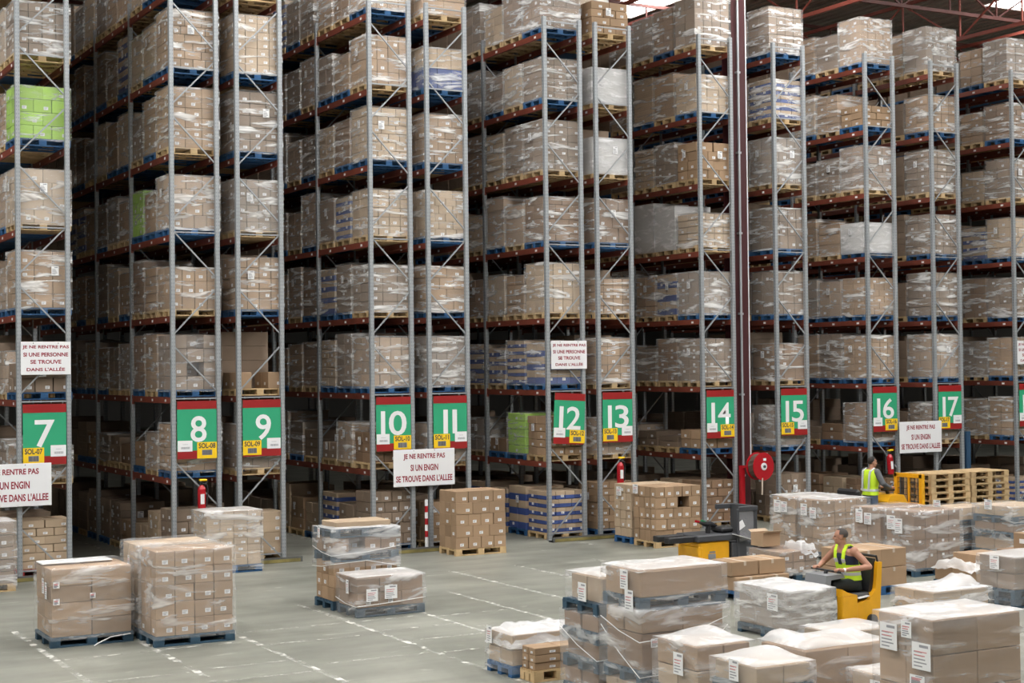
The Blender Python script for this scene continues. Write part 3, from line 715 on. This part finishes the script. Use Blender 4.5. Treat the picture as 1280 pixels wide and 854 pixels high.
crumple(m2, .04, -.50, .45, .10, z_+.03, .12, 3, drop=.2)
oc = thing('open_carton', 'small open carton standing on the half-opened carton load', 'carton', (8.95, -7.62, z_+.045))
b = MB(); b.box(-.2,-.18,0,.2,.18,.006); b.box(-.2,-.18,.006,.2,-.174,.24); b.box(-.2,.174,.006,.2,.18,.24); b.box(-.2,-.174,.006,-.194,.174,.24); b.box(.194,-.174,.006,.2,.174,.24); obj('carton_body', b, M['carton_a'], oc)
for s in (-1, 1):
    b = MB(); b.bar((0,s*.18,.243),(0,s*.26,.285),.4,.005,up=(0,0,1)); obj('flap', b, M['carton_c'], oc)
tiers('wrapped tall brown cartons, front one of the pair behind the seated worker', 11.17, -9.19, 1.2, .79,
    [('p','bluedark'), ('c',4,2,4,.262,'carton_b',4)], 18, 'nearplain', labels=(('x',.18,.84,.22,.26),('x',-.02,.78,.2,.28)))
tiers('wrapped tall brown cartons, rear one of the pair behind the seated worker', 11.17, -8.29, 1.2, .79,
    [('p','bluedark'), ('c',4,2,4,.262,'carton_b',4)], 19, 'nearplain', labels=(('x',.16,.9,.2,.26),('x',-.08,.88,.2,.22)))
tiers('wrapped brown cartons, front one of the pair behind the stand-on truck', 11.48, -6.29, 1.2, .79,
    [('p','bluedark'), ('c',4,2,4,.26,'carton_a',4)], 20, 'near', labels=(('x',.18,.86,.2,.24),('x',-.1,.82,.2,.22)))
tiers('wrapped brown cartons, rear one of the pair behind the stand-on truck', 11.48, -5.39, 1.2, .79,
    [('p','bluedark'), ('c',4,2,4,.26,'carton_a',4)], 21, 'near', labels=(('x',.14,.86,.22,.26),('x',-.08,.88,.2,.22)))
tiers('large plain cartons on blue pallet just behind the seated worker', 8.55, -10.55, 1.2, .95,
    [('p','blue'), ('c',2,2,2,.32,'carton_a',5)], 22, None, 'pallet_of_cartons')
V_, z_ = tiers('greyish wrapped block of cartons beside the yellow ride-on truck', 4.88, -13.3, .82, 1.2,
    [('p','bluedark'), ('c',2,3,2,.28,'carton_d',0)], 23, 'near', labels=(('x',-.28,.42,.24,.24),), bulge=.05)
link('stretch_film', film_mesh(.86, 1.24, .73, 'k', 2, True, 0, .2), V_)
N1, z_ = tiers('low load under crumpled white film on blue pallet, by the small flat cartons', .30, -13.42, 1.2, .67,
    [('p','blue'), ('c',3,2,2,.20,'carton_c',0)], 24, 'near', labels=(('x',.2,.38,.14,.22),)); crumple(N1, -.62,-.36,.62,.36, z_, .07, 9, drop=.2)
N2, z_ = tiers('small flat cartons stacked on a narrow wooden pallet, beside the crumpled white load', .39, -13.83, .8, .36,
    [('p','wood'), ('c',2,2,3,.095,'carton_a',[3])], 25, None, 'pallet_of_cartons')
bd_ = ('p','bluedark')
T1, z_ = tiers('wrapped stack of pallets with cartons between, shorter of the two pallet towers', .44, -15.26, 1.2, .8,
    [bd_, ('c',3,2,1,.19,'carton_b',[0,1]), bd_, ('c',3,2,1,.19,'carton_b',[0,1],1.1,.72,{(1,1,0)}), bd_, ('c',3,2,1,.19,'carton_b',[0,1]), bd_, ('c',2,2,1,.30,'carton_c',[0,2],1.0,.7)], 26, None, labels=(('x',-.12,1.17,.18,.22),))
link('stretch_film', film_mesh(1.08,.78,1.46,'near',31,True,.04,1.02), T1); link('stretch_film', film_mesh(1.22,.82,1.02,'nearplain',32,True,0,.1), T1); strands(T1, 1.2, .8, [(.8,.5)], 9)
T2, z_ = tiers('taller of the two pallet towers, topped by long wrapped cartons', .45, -16.15, 1.2, .78,
    [bd_, ('c',4,3,1,.22,'carton_c',[1,2]), bd_, ('c',3,2,1,.42,'carton_b',[0,1],1.14,.74), ('c',2,2,1,.26,'carton_a',0,1.14,.74), bd_, ('c',1,2,1,.30,'carton_a',0,1.14,.74)], 27, None,
    labels=(('x',-.12,1.42,.16,.22),('x',-.22,1.18,.17,.24),('y',-.42,.78,.12,.1)))
link('stretch_film', film_mesh(1.2,.78,z_+.01,'near',33,True,0,1.2), T2); link('stretch_film', film_mesh(1.24,.82,1.2,'nearplain',34,True,0,.3), T2); strands(T2, 1.2, .78, [(1.05,.85),(.95,.45)], 5)
X1, z_ = tiers('wrapped carton load with rumpled white top, just in front of the taller pallet tower', .44, -17.25, .75, .8,
    [bd_, ('c',2,2,1,.16,'carton_a',0), bd_, ('c',2,2,1,.24,'carton_c',0), ('c',2,2,1,.26,'carton_a',0)], 28, 'near', labels=(('x',-.1,.62,.18,.24),), bulge=.10)
X2, z_ = tiers('narrow wrapped load with blue pallet under its top cartons, beside the low wide wrapped block', .45, -18.25, .75, .75,
    [bd_, ('c',2,2,2,.20,'carton_b',0), bd_, ('c',2,2,1,.20,'carton_c',0)], 29, 'near', labels=(('x',-.05,.72,.16,.22),), bulge=.08)
W_, z_ = tiers('wide wrapped block with a rising white film top, in front of the ride-on truck', 1.28, -18.02, 1.2, .8,
    [bd_, ('c',2,2,2,.40,'carton_a',0)], 30, 'near', labels=(('x',-.12,.64,.2,.24),), bulge=.16)
tiers('small wrapped load with rumpled top, half hidden by the largest wrapped carton block', 1.06, -19.35, .9, .7,
    [bd_, ('c',2,2,2,.28,'carton_c',0)], 35, 'near', bulge=.08) if False else None
Zb, z_ = tiers('low wrapped load with white top squeezed beside the largest wrapped carton block', 1.75, -18.88, .9, .72,
    [bd_, ('c',2,2,2,.30,'carton_c',0)], 36, 'near', bulge=.06, labels=(('x',-.1,.5,.2,.2),))
tiers('largest wrapped carton block with two white papers on its side, closest to the camera', 1.37, -19.79, 1.22, .8,
    [bd_, ('c',2,2,4,.338,'carton_a',0)], 37, 'near', labels=(('x',.17,1.15,.24,.26),('x',-.28,1.02,.25,.26),('x',-.08,1.3,.14,.16),('x',-.22,.86,.2,.1),('x',.1,.6,.14,.14)))
tiers('small low wrapped load behind the wide wrapped block', 4.2, -15.1, 1.0, .7, [bd_, ('c',2,2,1,.30,'carton_c',0)], 38, 'near', bulge=.05)
RW1, z_ = tiers('low load under draped white film behind the ride-on truck', 7.85, -13.1, 1.2, .9, [bd_, ('c',2,2,1,.30,'carton_c',0)], 39, 'near')
crumple(RW1, -.62,-.47,.62,.47, z_, .05, 21, drop=.25, peak=(.3,-.1,.18,.08)) 
tiers('wrapped block on dark blue pallets with a white paper, beside the draped white film', 9.85, -12.85, 1.2, .8, [bd_, bd_, ('c',2,2,2,.26,'carton_d',0)], 40, 'near', labels=(('x',.0,.6,.2,.22),), bulge=.04)
RC, z_ = tiers('torn-open brown cartons in pulled-back film beside the draped load', 10.55, -11.2, 1.2, .9, [bd_, ('c',3,2,1,.26,'carton_a',[0,5]), ('c',3,2,1,.2,'carton_a',0,1.1,.8,{(0,0,0),(0,1,0)})], 41, None, 'pallet_of_cartons')
crumple(RC, -.68,-.46,-.30,.42, .42, .10, 33, drop=.12)
R2, z_ = tiers('tower of brown cartons and blue pallets with wrapped top, beside the empty pallets', 14.62, -8.36, 1.2, 1.1,
    [bd_, ('c',2,2,1,.24,'carton_a',[0,1]), bd_, ('c',2,2,1,.17,'carton_b',[0,1]), bd_, ('c',2,2,1,.20,'carton_c',0)], 42, 'nearplain', labels=(('x',.1,.96,.2,.2),))
R1, z_ = tiers('shorter tower of blue pallets and cartons behind the one with a wrapped top', 14.2, -7.1, 1.2, .8,
    [bd_, ('c',2,2,1,.13,'carton_b',0), bd_, ('c',2,2,1,.13,'carton_b',0), bd_, ('c',2,2,1,.26,'carton_c',0)], 43, 'nearplain', labels=(('x',.0,.9,.2,.2),))
oc = thing('sealed_carton', 'plain sealed carton standing on the plain carton load at the edge of the picture', 'carton', (10.35, -12.45, .002))
tiers('plain carton load behind the torn-open cartons, carrying one sealed carton', 11.95, -11.2, 1.0, .8, [bd_, ('c',2,2,2,.23,'carton_b',0)], 44, None, 'pallet_of_cartons')
oc.location = (12.3, -10.95, .612)
b = MB(); b.cbox(-.24,-.2,0,.24,.2,.3,.006); obj('carton_body', b, M['carton_a'], oc); b = MB(); b.box(-.025,-.202,.299,.025,.202,.303); b.box(-.242,-.06,.12,-.239,.06,.2); obj('tape', b, M['paper'], oc)
# stacks of empty pallets
for sx, x in enumerate((15.92, 17.15)):
    for k in range(10):
        o = thing('empty_pallet', 'bare wooden pallet, %s from the floor in the stack %s' % (['lowest','second','third','fourth','fifth','sixth','seventh','eighth','ninth','topmost'][k], 'next to the yellow truck guard' if sx == 0 else 'farther from the yellow truck guard'), 'pallet', (x+.6+random.Random(k+sx*20).uniform(-.02,.02), -4.28, .002+k*.1455), 'empty pallets')
        b = None; me = pallet_mesh(1.18, .9, 'wood'); link('pallet', me, o)
# ------------------------------------------------------------------ trucks
def T(name, root, mt, fn, smooth=False):
    b = MB(); fn(b); return obj(name, b, mt, root, smooth=smooth)
t = thing('stand_on_truck', 'parked yellow stand-on pallet truck with black screen, beside the plain cartons', 'truck', (9.0, -5.6, 0))
T('battery_box', t, M['yellow'], lambda b: (b.cbox(-.32,-.30,.05,.42,.40,.50,.03), b.cbox(-.34,-.32,.03,-.24,.42,.42,.03)))
T('battery_cover', t, M['dark'], lambda b: b.cbox(-.38,-.34,.50,.60,.42,.63,.02))
T('fork', t, M['black'], lambda b: b.cbox(-1.0,-.24,.50,-.38,-.06,.62,.015)); T('fork', t, M['black'], lambda b: b.cbox(-1.0,.14,.50,-.38,.32,.62,.015))
T('mast_frame', t, M['dark'], lambda b: (b.cbox(.98,-.34,.05,1.08,.44,1.15,.015), b.cbox(.60,-.36,1.05,1.08,-.30,1.15,.01), b.cbox(.56,-.36,.1,.62,-.30,1.1,.01), b.cbox(.45,-.34,.03,1.1,.44,.45,.02), b.cbox(.6,.38,1.05,1.08,.44,1.15,.01)))
T('clear_screen', t, M['clear'], lambda b: b.box(.62,-.335,.46,.98,-.325,1.05))
T('white_papers', t, M['paper'], lambda b: (b.bar((.45,-.35,.62),(.85,-.37,.50),.22,.01), b.bar((.63,-.342,.85),(.70,-.342,.72),.16,.004,up=(0,1,0))))
T('control_head', t, M['black'], lambda b: (b.tube([(.1,0,.63),(.12,0,.80)], .05, 10), b.tube([(-.22,-.12,.88),(0,-.05,.82),(.2,.05,.80),(.42,.15,.74)], [.02,.05,.06,.03], 8), b.cbox(.30,-.2,.64,.6,.2,.74,.03)))
T('control_grip', t, M['ext_red'], lambda b: b.tube([(-.30,-.16,.90),(-.20,-.12,.88)], .025, 8)); T('control_grip', t, M['orangetape'], lambda b: b.tube([(-.12,-.1,.90),(.0,-.05,.86)], .022, 8))
T('decal', t, M['truckgrey'], lambda b: (b.cbox(-.12,-.325,.12,.06,-.305,.26,.01), b.box(-.1,-.33,.28,.04,-.325,.31)))
for x in (-.2, .7): T('wheel', t, M['black'], lambda b: b.tube([(x,-.26,.08),(x,-.14,.08)], .08, 14))
# truck carrying the empty pallets
t = thing('pallet_truck', 'yellow pallet truck with caged guard carrying the stacked empty pallets', 'truck', (14.68, -4.3, 0))
T('hood', t, M['yellow'], lambda b: (b.prism([(-.05,.15),(.55,.15),(.55,.85),(.42,1.04),(.05,1.04),(-.05,.90)], 'y', -.42, .42),))
T('platform', t, M['dark'], lambda b: b.cbox(-.85,-.42,.08,-.05,.42,.20,.02))
T('backrest', t, M['black'], lambda b: (b.cbox(-.86,-.36,.2,-.74,.36,1.2,.05), b.cbox(-.74,-.30,.85,-.68,.30,1.15,.03)))
T('side_panel', t, M['yellow'], lambda b: b.cbox(-.92,-.43,.06,-.80,.43,.80,.03))
T('steering_column', t, M['black'], lambda b: (b.tube([(.30,-.05,1.04),(.24,-.05,1.16)], .04, 8), b.tube([(.24,-.28,1.17),(.24,.2,1.17)], .022, 8), b.cbox(.2,-.12,1.10,.46,.1,1.16,.02)))
def guard_fn(b):
    for y in (-.40, .40): b.bar((.98,y,.2),(.98,y,1.46),.09)
    for z in (.55, 1.42): b.bar((.98,-.44,z),(.98,.44,z),.09)
    b.bar((.98,-.4,.8),(.98,.4,.8),.03); b.bar((.98,0,.55),(.98,0,1.42),.05)
T('load_guard', t, M['yellow'], guard_fn)
def mesh_fn(b):
    for k in range(1, 7): b.bar((.98,-.4+k*.115,.56),(.98,-.4+k*.115,1.4),.012)
    for k in range(1, 6): b.bar((.98,-.4,.56+k*.14),(.98,.4,.56+k*.14),.012)
T('guard_mesh', t, M['dark'], mesh_fn)
T('guard_deck', t, M['yellow'], lambda b: b.cbox(.55,-.42,.15,1.03,.42,.50,.02))
for y in (-.25, .25): T('fork', t, M['dark'], lambda b: b.cbox(1.03,y-.08,-.0+.06,1.26,y+.08,.11,.01))
for x in (-.6, .8): T('wheel', t, M['black'], lambda b: b.tube([(x,-.40,.09),(x,-.28,.09)], .09, 14))
# ride-on truck in front
t = thing('ride_on_truck', 'yellow ride-on truck with black seat back under the seated worker', 'truck', (6.60, -12.5, 0))
T('side_box', t, M['yellow'], lambda b: b.cbox(-.36,.24,.08,-.05,.38,.50,.02))
T('side_box', t, M['yellow'], lambda b: (b.cbox(-.36,-.38,.08,-.05,-.24,.50,.02), b.prism([(-.44,.50),(-.05,.50),(-.05,.46),(-.30,.62),(-.44,.64)][:0] or [(-.36,.49),(-.06,.49),(-.26,.55),(-.36,.60)], 'y', -.38, -.24)))
T('chassis', t, M['yellow'], lambda b: b.prism([(-.05,.08),(.42,.08),(.48,.95),(.39,.95),(.35,.55),(.22,.40),(-.05,.36)], 'y', -.32, .32))
T('seat_back', t, M['black'], lambda b: (b.bar((.30,0,.50),(.38,0,1.0),.50,.07,up=(1,0,0)),))
T('seat_cushion', t, M['dark'], lambda b: b.cbox(-.05,-.26,.40,.30,.26,.50,.03))
T('white_papers', t, M['paper'], lambda b: b.bar((.0,-.29,.43),(.22,-.29,.455),.08,.012))
T('console', t, M['truckgrey'], lambda b: (b.prism([(-.64,.14),(-.54,.14),(-.45,.73),(-.18,.745),(-.22,.80),(-.54,.80)], 'y', -.24, .24)))
T('steering_bar', t, M['black'], lambda b: (b.tube([(-.340,-.32,.848),(-.340,.34,.848)], .016, 10), b.tube([(-.36,0,.79),(-.34,0,.848)], .03, 8)))
T('grab_rail', t, M['black'], lambda b: b.tube([(.44,-.26,.95),(.42,-.26,1.03),(.42,.26,1.03),(.44,.26,.95)], .02, 8))
T('foot_deck', t, M['dark'], lambda b: b.cbox(-.70,-.36,.06,-.05,.36,.143,.02))
for x in (-.56, .25): T('wheel', t, M['black'], lambda b: (b.tube([(x,-.37,.09),(x,-.26,.09)], .09, 16)))
# ------------------------------------------------------------------ people
class Fig:
    """builds in body axes: a forward, b to the person's left, z up"""
    def __init__(s, base, fwd): s.base = Vector(base); s.f = Vector(fwd).normalized(); s.l = Vector((0,0,1)).cross(s.f); s.b = MB()
    def P(s, p): return s.base + s.f*p[0] + s.l*p[1] + Vector((0,0,p[2]))
    def capsule(s, p, q, r0, r1, n=12, b=None, m=0):
        p, q = s.P(p), s.P(q); d = (q-p).normalized()
        pts = []; rs = []
        for k in range(4): t = math.pi/2*k/4; pts.append(p-d*r0*math.cos(t)*.98); rs.append(max(.002, r0*math.sin(t)))
        pts.append(p); rs.append(r0); pts.append(q); rs.append(r1)
        for k in range(1, 5): t = math.pi/2*k/4; pts.append(q+d*r1*math.sin(t)*.98); rs.append(max(.002, r1*math.cos(t)))
        u = Vector((0,0,1)) if abs(d.z) < .9 else Vector((1,0,0))
        x = d.cross(u).normalized(); y = x.cross(d); b = b or s.b; rg = []
        for P_, r_ in zip(pts, rs):
            i = len(b.v); rg.append(i)
            for t in range(n): an = 2*math.pi*t/n; b.v.append(tuple(P_+x*math.cos(an)*r_+y*math.sin(an)*r_))
        for k in range(len(rg)-1):
            for t in range(n): b.f.append((rg[k]+t, rg[k]+(t+1) % n, rg[k+1]+(t+1) % n, rg[k+1]+t)); b.m.append(m)
        b.f.append(tuple(rg[0]+t for t in reversed(range(n)))); b.m.append(m); b.f.append(tuple(rg[-1]+t for t in range(n))); b.m.append(m)
    def limb(s, pts, rs, b=None):
        for i in range(len(pts)-1): s.capsule(pts[i], pts[i+1], rs[i], rs[i+1], b=b)
    def ell(s, c, ra, rb, rz, yaw=0, b=None, m=0, cut=None, n=20):
        b = b or s.b; bm = bmesh.new(); bmesh.ops.create_uvsphere(bm, u_segments=n, v_segments=n//2+2, radius=1)
        if cut is not None: bmesh.ops.delete(bm, geom=[v for v in bm.verts if cut(v.co)], context='VERTS')
        cyw, syw = math.cos(yaw), math.sin(yaw); i = len(b.v); bm.verts.index_update()
        for v in bm.verts:
            a_, b2 = v.co.x*ra, v.co.y*rb
            b.v.append(tuple(s.P((c[0]+a_*cyw-b2*syw, c[1]+a_*syw+b2*cyw, c[2]+v.co.z*rz))))
        for f in bm.faces: b.f.append(tuple(i+v.index for v in f.verts)); b.m.append(m)
        bm.free()
    def loft(s, secs, infl=0, b=None, n=28, cap=True, m=0):
        """secs: (a, b, z, half depth, half width)"""
        b = b or s.b; rg = []
        for (a_, b_c, z, ra, rb) in secs:
            i = len(b.v); rg.append(i)
            for t in range(n):
                an = 2*math.pi*t/n; ca, sa = math.cos(an), math.sin(an); e = .8
                b.v.append(tuple(s.P((a_+math.copysign(abs(ca)**e, ca)*(ra+infl), b_c+math.copysign(abs(sa)**e, sa)*(rb+infl), z))))
        for k in range(len(rg)-1):
            for t in range(n): b.f.append((rg[k]+t, rg[k]+(t+1) % n, rg[k+1]+(t+1) % n, rg[k+1]+t)); b.m.append(m)
        if cap:
            b.f.append(tuple(rg[0]+t for t in reversed(range(n)))); b.m.append(m); b.f.append(tuple(rg[-1]+t for t in range(n))); b.m.append(m)
    def head(s, c, yaw):
        cyw, syw = math.cos(yaw), math.sin(yaw)
        def Q(a_, b_, z): return (c[0]+a_*cyw-b_*syw, c[1]+a_*syw+b_*cyw, c[2]+z)
        s.ell(Q(-.008,0,.03), .098, .076, .092, yaw); s.ell(Q(.022,0,-.045), .066, .056, .072, yaw)
        s.ell(Q(.062,0,-.088), .024, .026, .022, yaw)                    # chin
        s.capsule(Q(.088,0,.018), Q(.108,0,-.022), .009, .014); s.ell(Q(.098,0,-.026), .014, .019, .011, yaw)   # nose
        s.ell(Q(.072,0,.032), .022, .05, .012, yaw)                      # brow
        s.ell(Q(.080,0,-.055), .012, .026, .008, yaw); s.ell(Q(.078,0,-.066), .012, .022, .008, yaw)     # lips
        for e in (-1, 1):
            s.ell(Q(-.006, e*.078, -.005), .020, .010, .032, yaw); s.ell(Q(.055, e*.042, -.025), .022, .02, .02, yaw)
        return Q
    def hand(s, w, k, side, curl_axis='b', thumb=1):
        """w wrist, k knuckle centre; four fingers close over a bar that lies along b, thumb under it"""
        s.capsule(w, k, .027, .034); 
        L = [.95, 1.05, 1.0, .8]
        for i in range(4):
            o = (i-1.5)*.0215
            p0 = (k[0], k[1]+o, k[2]+.012); p1 = (k[0]+.036*L[i], k[1]+o*1.08, k[2]+.020); p2 = (k[0]+.056*L[i], k[1]+o*1.08, k[2]-.006); p3 = (k[0]+.042*L[i], k[1]+o*1.05, k[2]-.026)
            s.limb([p0, p1, p2, p3], [.0105, .0095, .009, .008])
        t0 = ((w[0]+k[0])/2, (w[1]+k[1])/2+thumb*.028, k[2]-.006); s.limb([t0, (k[0]+.012, k[1]+thumb*.050, k[2]-.024), (k[0]+.042, k[1]+thumb*.040, k[2]-.034)], [.013, .011, .009])
    def finish(s, name, root, mt, b=None, vox=.008, smooth=5):
        b = b or s.b; me = b.mesh(name, [mt]); o = link(name+'_source', me)
        r_ = o.modifiers.new('r', 'REMESH'); r_.mode = 'VOXEL'; r_.voxel_size = vox
        sm = o.modifiers.new('s', 'SMOOTH'); sm.iterations = smooth; sm.factor = .5
        bpy.context.view_layer.update()
        m2 = bpy.data.meshes.new_from_object(o.evaluated_get(bpy.context.evaluated_depsgraph_get()))
        bpy.data.objects.remove(o); bpy.data.meshes.remove(me); m2.name = name
        m2.materials.clear(); m2.materials.append(mt); m2.polygons.foreach_set('material_index', [0]*len(m2.polygons)); m2.polygons.foreach_set('use_smooth', [True]*len(m2.polygons))
        c = link(name, m2, root); c.location = -root.location; return c
def part(name, b, mt, root, smooth=True):
    o = obj(name, b, mt, root, smooth=smooth); o.location = -root.location; return o
# --- seated worker on the ride-on truck
base = (6.73, -12.5, .018); g = Fig(base, (-1,0,0))
pw = thing('person', 'person in sleeveless navy top and hi-vis vest seated on the ride-on truck, steering', 'person', base)
TOR = [(-.01,0,.50,.12,.17),(0,0,.60,.125,.175),(.02,0,.74,.115,.16),(.05,0,.88,.125,.175),(.08,0,1.02,.13,.19),(.10,0,1.10,.11,.195),(.12,0,1.15,.075,.13),(.135,0,1.19,.058,.062)]
g.loft(TOR)
g.capsule((.13,0,1.13), (.165,0,1.25), .070, .062)
yaw = -R(42); Q = g.head((.185,0,1.315), yaw)
sl, el, wl, kl = (.09,.20,1.105), (-.03,.40,.885), (.36,.26,.845), (.435,.235,.850)
sr, er, wr, kr = (.10,-.20,1.105), (.19,-.39,.90), (.375,-.29,.84), (.435,-.26,.850)
for (S_, E_2, W_2, K_2, th) in ((sl,el,wl,kl,-1), (sr,er,wr,kr,1)):
    g.capsule(S_, S_, .068, .067) if False else g.ell(S_, .068, .066, .072)
    g.limb([S_, tuple((Vector(S_)+Vector(E_2))/2), E_2], [.058, .056, .044]); g.limb([E_2, tuple((Vector(E_2)*.65+Vector(W_2)*.35)), W_2], [.044, .045, .029]); g.hand(W_2, K_2, 1, thumb=th)
for e in (-1, 1):
    g.limb([(.02,e*.10,.59), (.43,e*.13,.61)], [.09,.065]); g.limb([(.43,e*.13,.61), (.40,e*.13,.40), (.44,e*.13,.21)], [.064,.058,.042])
    g.limb([(.42,e*.13,.18), (.60,e*.14,.175)], [.04,.035])
g.finish('body', pw, M['skin'], vox=.0075)
b = MB()
g.ell(Q(-.016,0,.042), .102, .083, .093, yaw, b=b, cut=lambda c: (c.x > .45 and c.z < .62) or c.z < -.55 or (c.x > -.1 and c.z < -.02))
part('hair', b, M['hair_grey'], pw)
for e in (-1, 1):
    b = MB(); g.ell(Q(.079, e*.031, .010), .010, .013, .008, yaw, b=b); part('eye', b, M['hair'], pw)
b = MB(); g.loft(TOR[0:5]+[(.09,0,1.075,.115,.155)], .010, b=b)
for e in (-1, 1): g.limb([(.17,e*.10,1.02), (.15,e*.115,1.13), (.06,e*.12,1.16), (-.01,e*.11,1.06)], [.03,.024,.024,.03], b=b)
g.finish('tank_top', pw, M['navy'], b=b, vox=.012, smooth=3)
b = MB(); g.loft([(.005,0,.66,.125,.17),(.02,0,.74,.119,.164),(.045,0,.86,.129,.176),(.055,0,.90,.131,.178)], .022, b=b, cap=False)
def strap(b, e, w_, off, m=0):
    pts = [(.185+off,e*.075,.89),(.215+off,e*.085,1.0),(.205+off,e*.095,1.10),(.155,e*.10,1.192+off),(.09,e*.105,1.198+off),(.015-off,e*.10,1.15),(-.055-off,e*.08,1.0),(-.085-off,e*.07,.89)]
    return pts
for e in (-1, 1):
    pts = strap(b, e, .06, 0)
    for p_, q_ in zip(pts, pts[1:]): b.bar(g.P(p_), g.P(q_), .062, .016, up=tuple(g.f) if abs(Vector(q_).z-Vector(p_).z) > .03 else (0,0,1))
part('hi_vis_vest', b, M['hivis'], pw, False)
b = MB(); g.loft([(.020,0,.735,.1195,.1645),(.032,0,.785,.1225,.168)], .026, b=b, cap=False); part('reflective_band', b, M['reflect'], pw)
for e in (-1, 1):
    b = MB(); b.bar(g.P((.192,e*.076,.93)), g.P((.219,e*.086,.99)), .064, .024, up=tuple(g.f)); part('reflective_patch', b, M['reflect'], pw, False)
b = MB(); b.bar(g.P((.165,-.04,.70)), g.P((.172,-.04,.76)), .12, .02, up=tuple(g.f)); part('chest_pocket', b, M['dark'], pw, False)
b = MB(); g.loft([(-.01,0,.50,.12,.17),(0,0,.60,.125,.175),(.01,0,.68,.12,.165)], .014, b=b)
for e in (-1, 1): g.limb([(.02,e*.10,.59), (.43,e*.13,.61)], [.105,.082], b=b); g.limb([(.43,e*.13,.61), (.40,e*.13,.40), (.44,e*.13,.25)], [.082,.074,.064], b=b)
g.finish('trousers', pw, M['trouser'], b=b, vox=.012, smooth=4)
for e in (-1, 1):
    b = MB(); g.limb([(.41,e*.13,.195), (.50,e*.135,.18), (.61,e*.14,.178)], [.05,.046,.038], b=b); part('shoe', b, M['black'], pw)
b = MB(); d_ = (Vector(wl)-Vector(el)).normalized(); b.tube([g.P(tuple(Vector(wl)-d_*.03)), g.P(tuple(Vector(wl)-d_*.005))], .034, 14); part('wristwatch', b, M['paper'], pw)
# --- standing worker on the pallet truck
base = (14.44, -4.38, .202); g = Fig(base, (1,0,0))
pw = thing('person', 'person in yellow hi-vis vest and jeans standing on the truck with empty pallets, back turned', 'person', base)
TOR = [(0,0,.80,.12,.165),(0,0,.90,.12,.17),(.01,0,1.02,.105,.15),(.02,0,1.15,.12,.172),(.03,0,1.28,.125,.19),(.03,0,1.36,.105,.195),(.035,0,1.41,.075,.13),(.04,0,1.44,.056,.06)]
g.loft(TOR); g.capsule((.04,0,1.41), (.055,0,1.50), .058, .054)
yaw = -R(20); Q = g.head((.07,0,1.555), yaw)
for (S_, E_2, W_2, K_2, th) in (((.02,.20,1.36),(.10,.30,1.10),(.40,.16,.985),(.465,.13,.995),-1), ((.02,-.20,1.36),(.08,-.31,1.11),(.38,-.22,.99),(.455,-.20,.995),1)):
    g.ell(S_, .066, .066, .07); g.limb([S_, E_2], [.056,.043]); g.limb([E_2, W_2], [.043,.029]); g.hand(W_2, K_2, 1, thumb=th)
LEG = lambda e: [(0,e*.09,.84), (.03,e*.10,.45), (-.01,e*.10,.09)]
for e in (-1, 1): g.limb(LEG(e), [.09,.062,.042]); g.limb([(-.03,e*.10,.045), (.15,e*.12,.04)], [.036,.034])
g.finish('body', pw, M['skin'], vox=.008)
b = MB(); g.ell(Q(-.016,0,.040), .104, .085, .098, yaw, b=b, cut=lambda c: (c.x > .5 and c.z < .5) or c.z < -.75 or (c.x > .0 and c.z < -.1)); part('hair', b, M['hair'], pw)
for e in (-1, 1):
    b = MB(); g.ell(Q(.079, e*.031, .010), .010, .013, .008, yaw, b=b); part('eye', b, M['hair'], pw)
b = MB()
for (S_, E_2, W_2) in (((.02,.20,1.36),(.10,.30,1.10),(.40,.16,.985)), ((.02,-.20,1.36),(.08,-.31,1.11),(.38,-.22,.99))): g.limb([S_, E_2, W_2], [.075,.062,.042], b=b)
g.loft(TOR[0:7], .008, b=b); g.finish('grey_sweater', pw, M['greycloth'], b=b, vox=.012, smooth=3)
b = MB(); g.loft([(0,0,.84,.125,.172)]+TOR[2:6]+[(.035,0,1.405,.085,.15)], .024, b=b); g.finish('hi_vis_vest', pw, M['hivis'], b=b, vox=.012, smooth=3)
b = MB(); g.loft([(0,0,.93,.119,.168),(.005,0,.98,.113,.160)], .030, b=b, cap=False); part('reflective_band', b, M['reflect'], pw)
for e in (-1, 1):
    b = MB(); pts = [(-.145,e*.10,.98),(-.135,e*.105,1.15),(-.125,e*.11,1.28),(-.105,e*.115,1.37),(.02,e*.12,1.44)]
    for p_, q_ in zip(pts, pts[1:]): b.bar(g.P(p_), g.P(q_), .05, .016, up=tuple(g.f))
    part('reflective_strap', b, M['reflect'], pw, False)
b = MB(); g.loft([(0,0,.78,.12,.165),(0,0,.92,.12,.168)], .012, b=b)
for e in (-1, 1): g.limb(LEG(e), [.105,.08,.062], b=b)
g.finish('jeans', pw, M['jeans'], b=b, vox=.012, smooth=3)
for e in (-1, 1):
    b = MB(); g.limb([(-.03,e*.10,.048), (.06,e*.11,.045), (.16,e*.12,.042)], [.044,.043,.036], b=b); part('shoe', b, M['black'], pw)
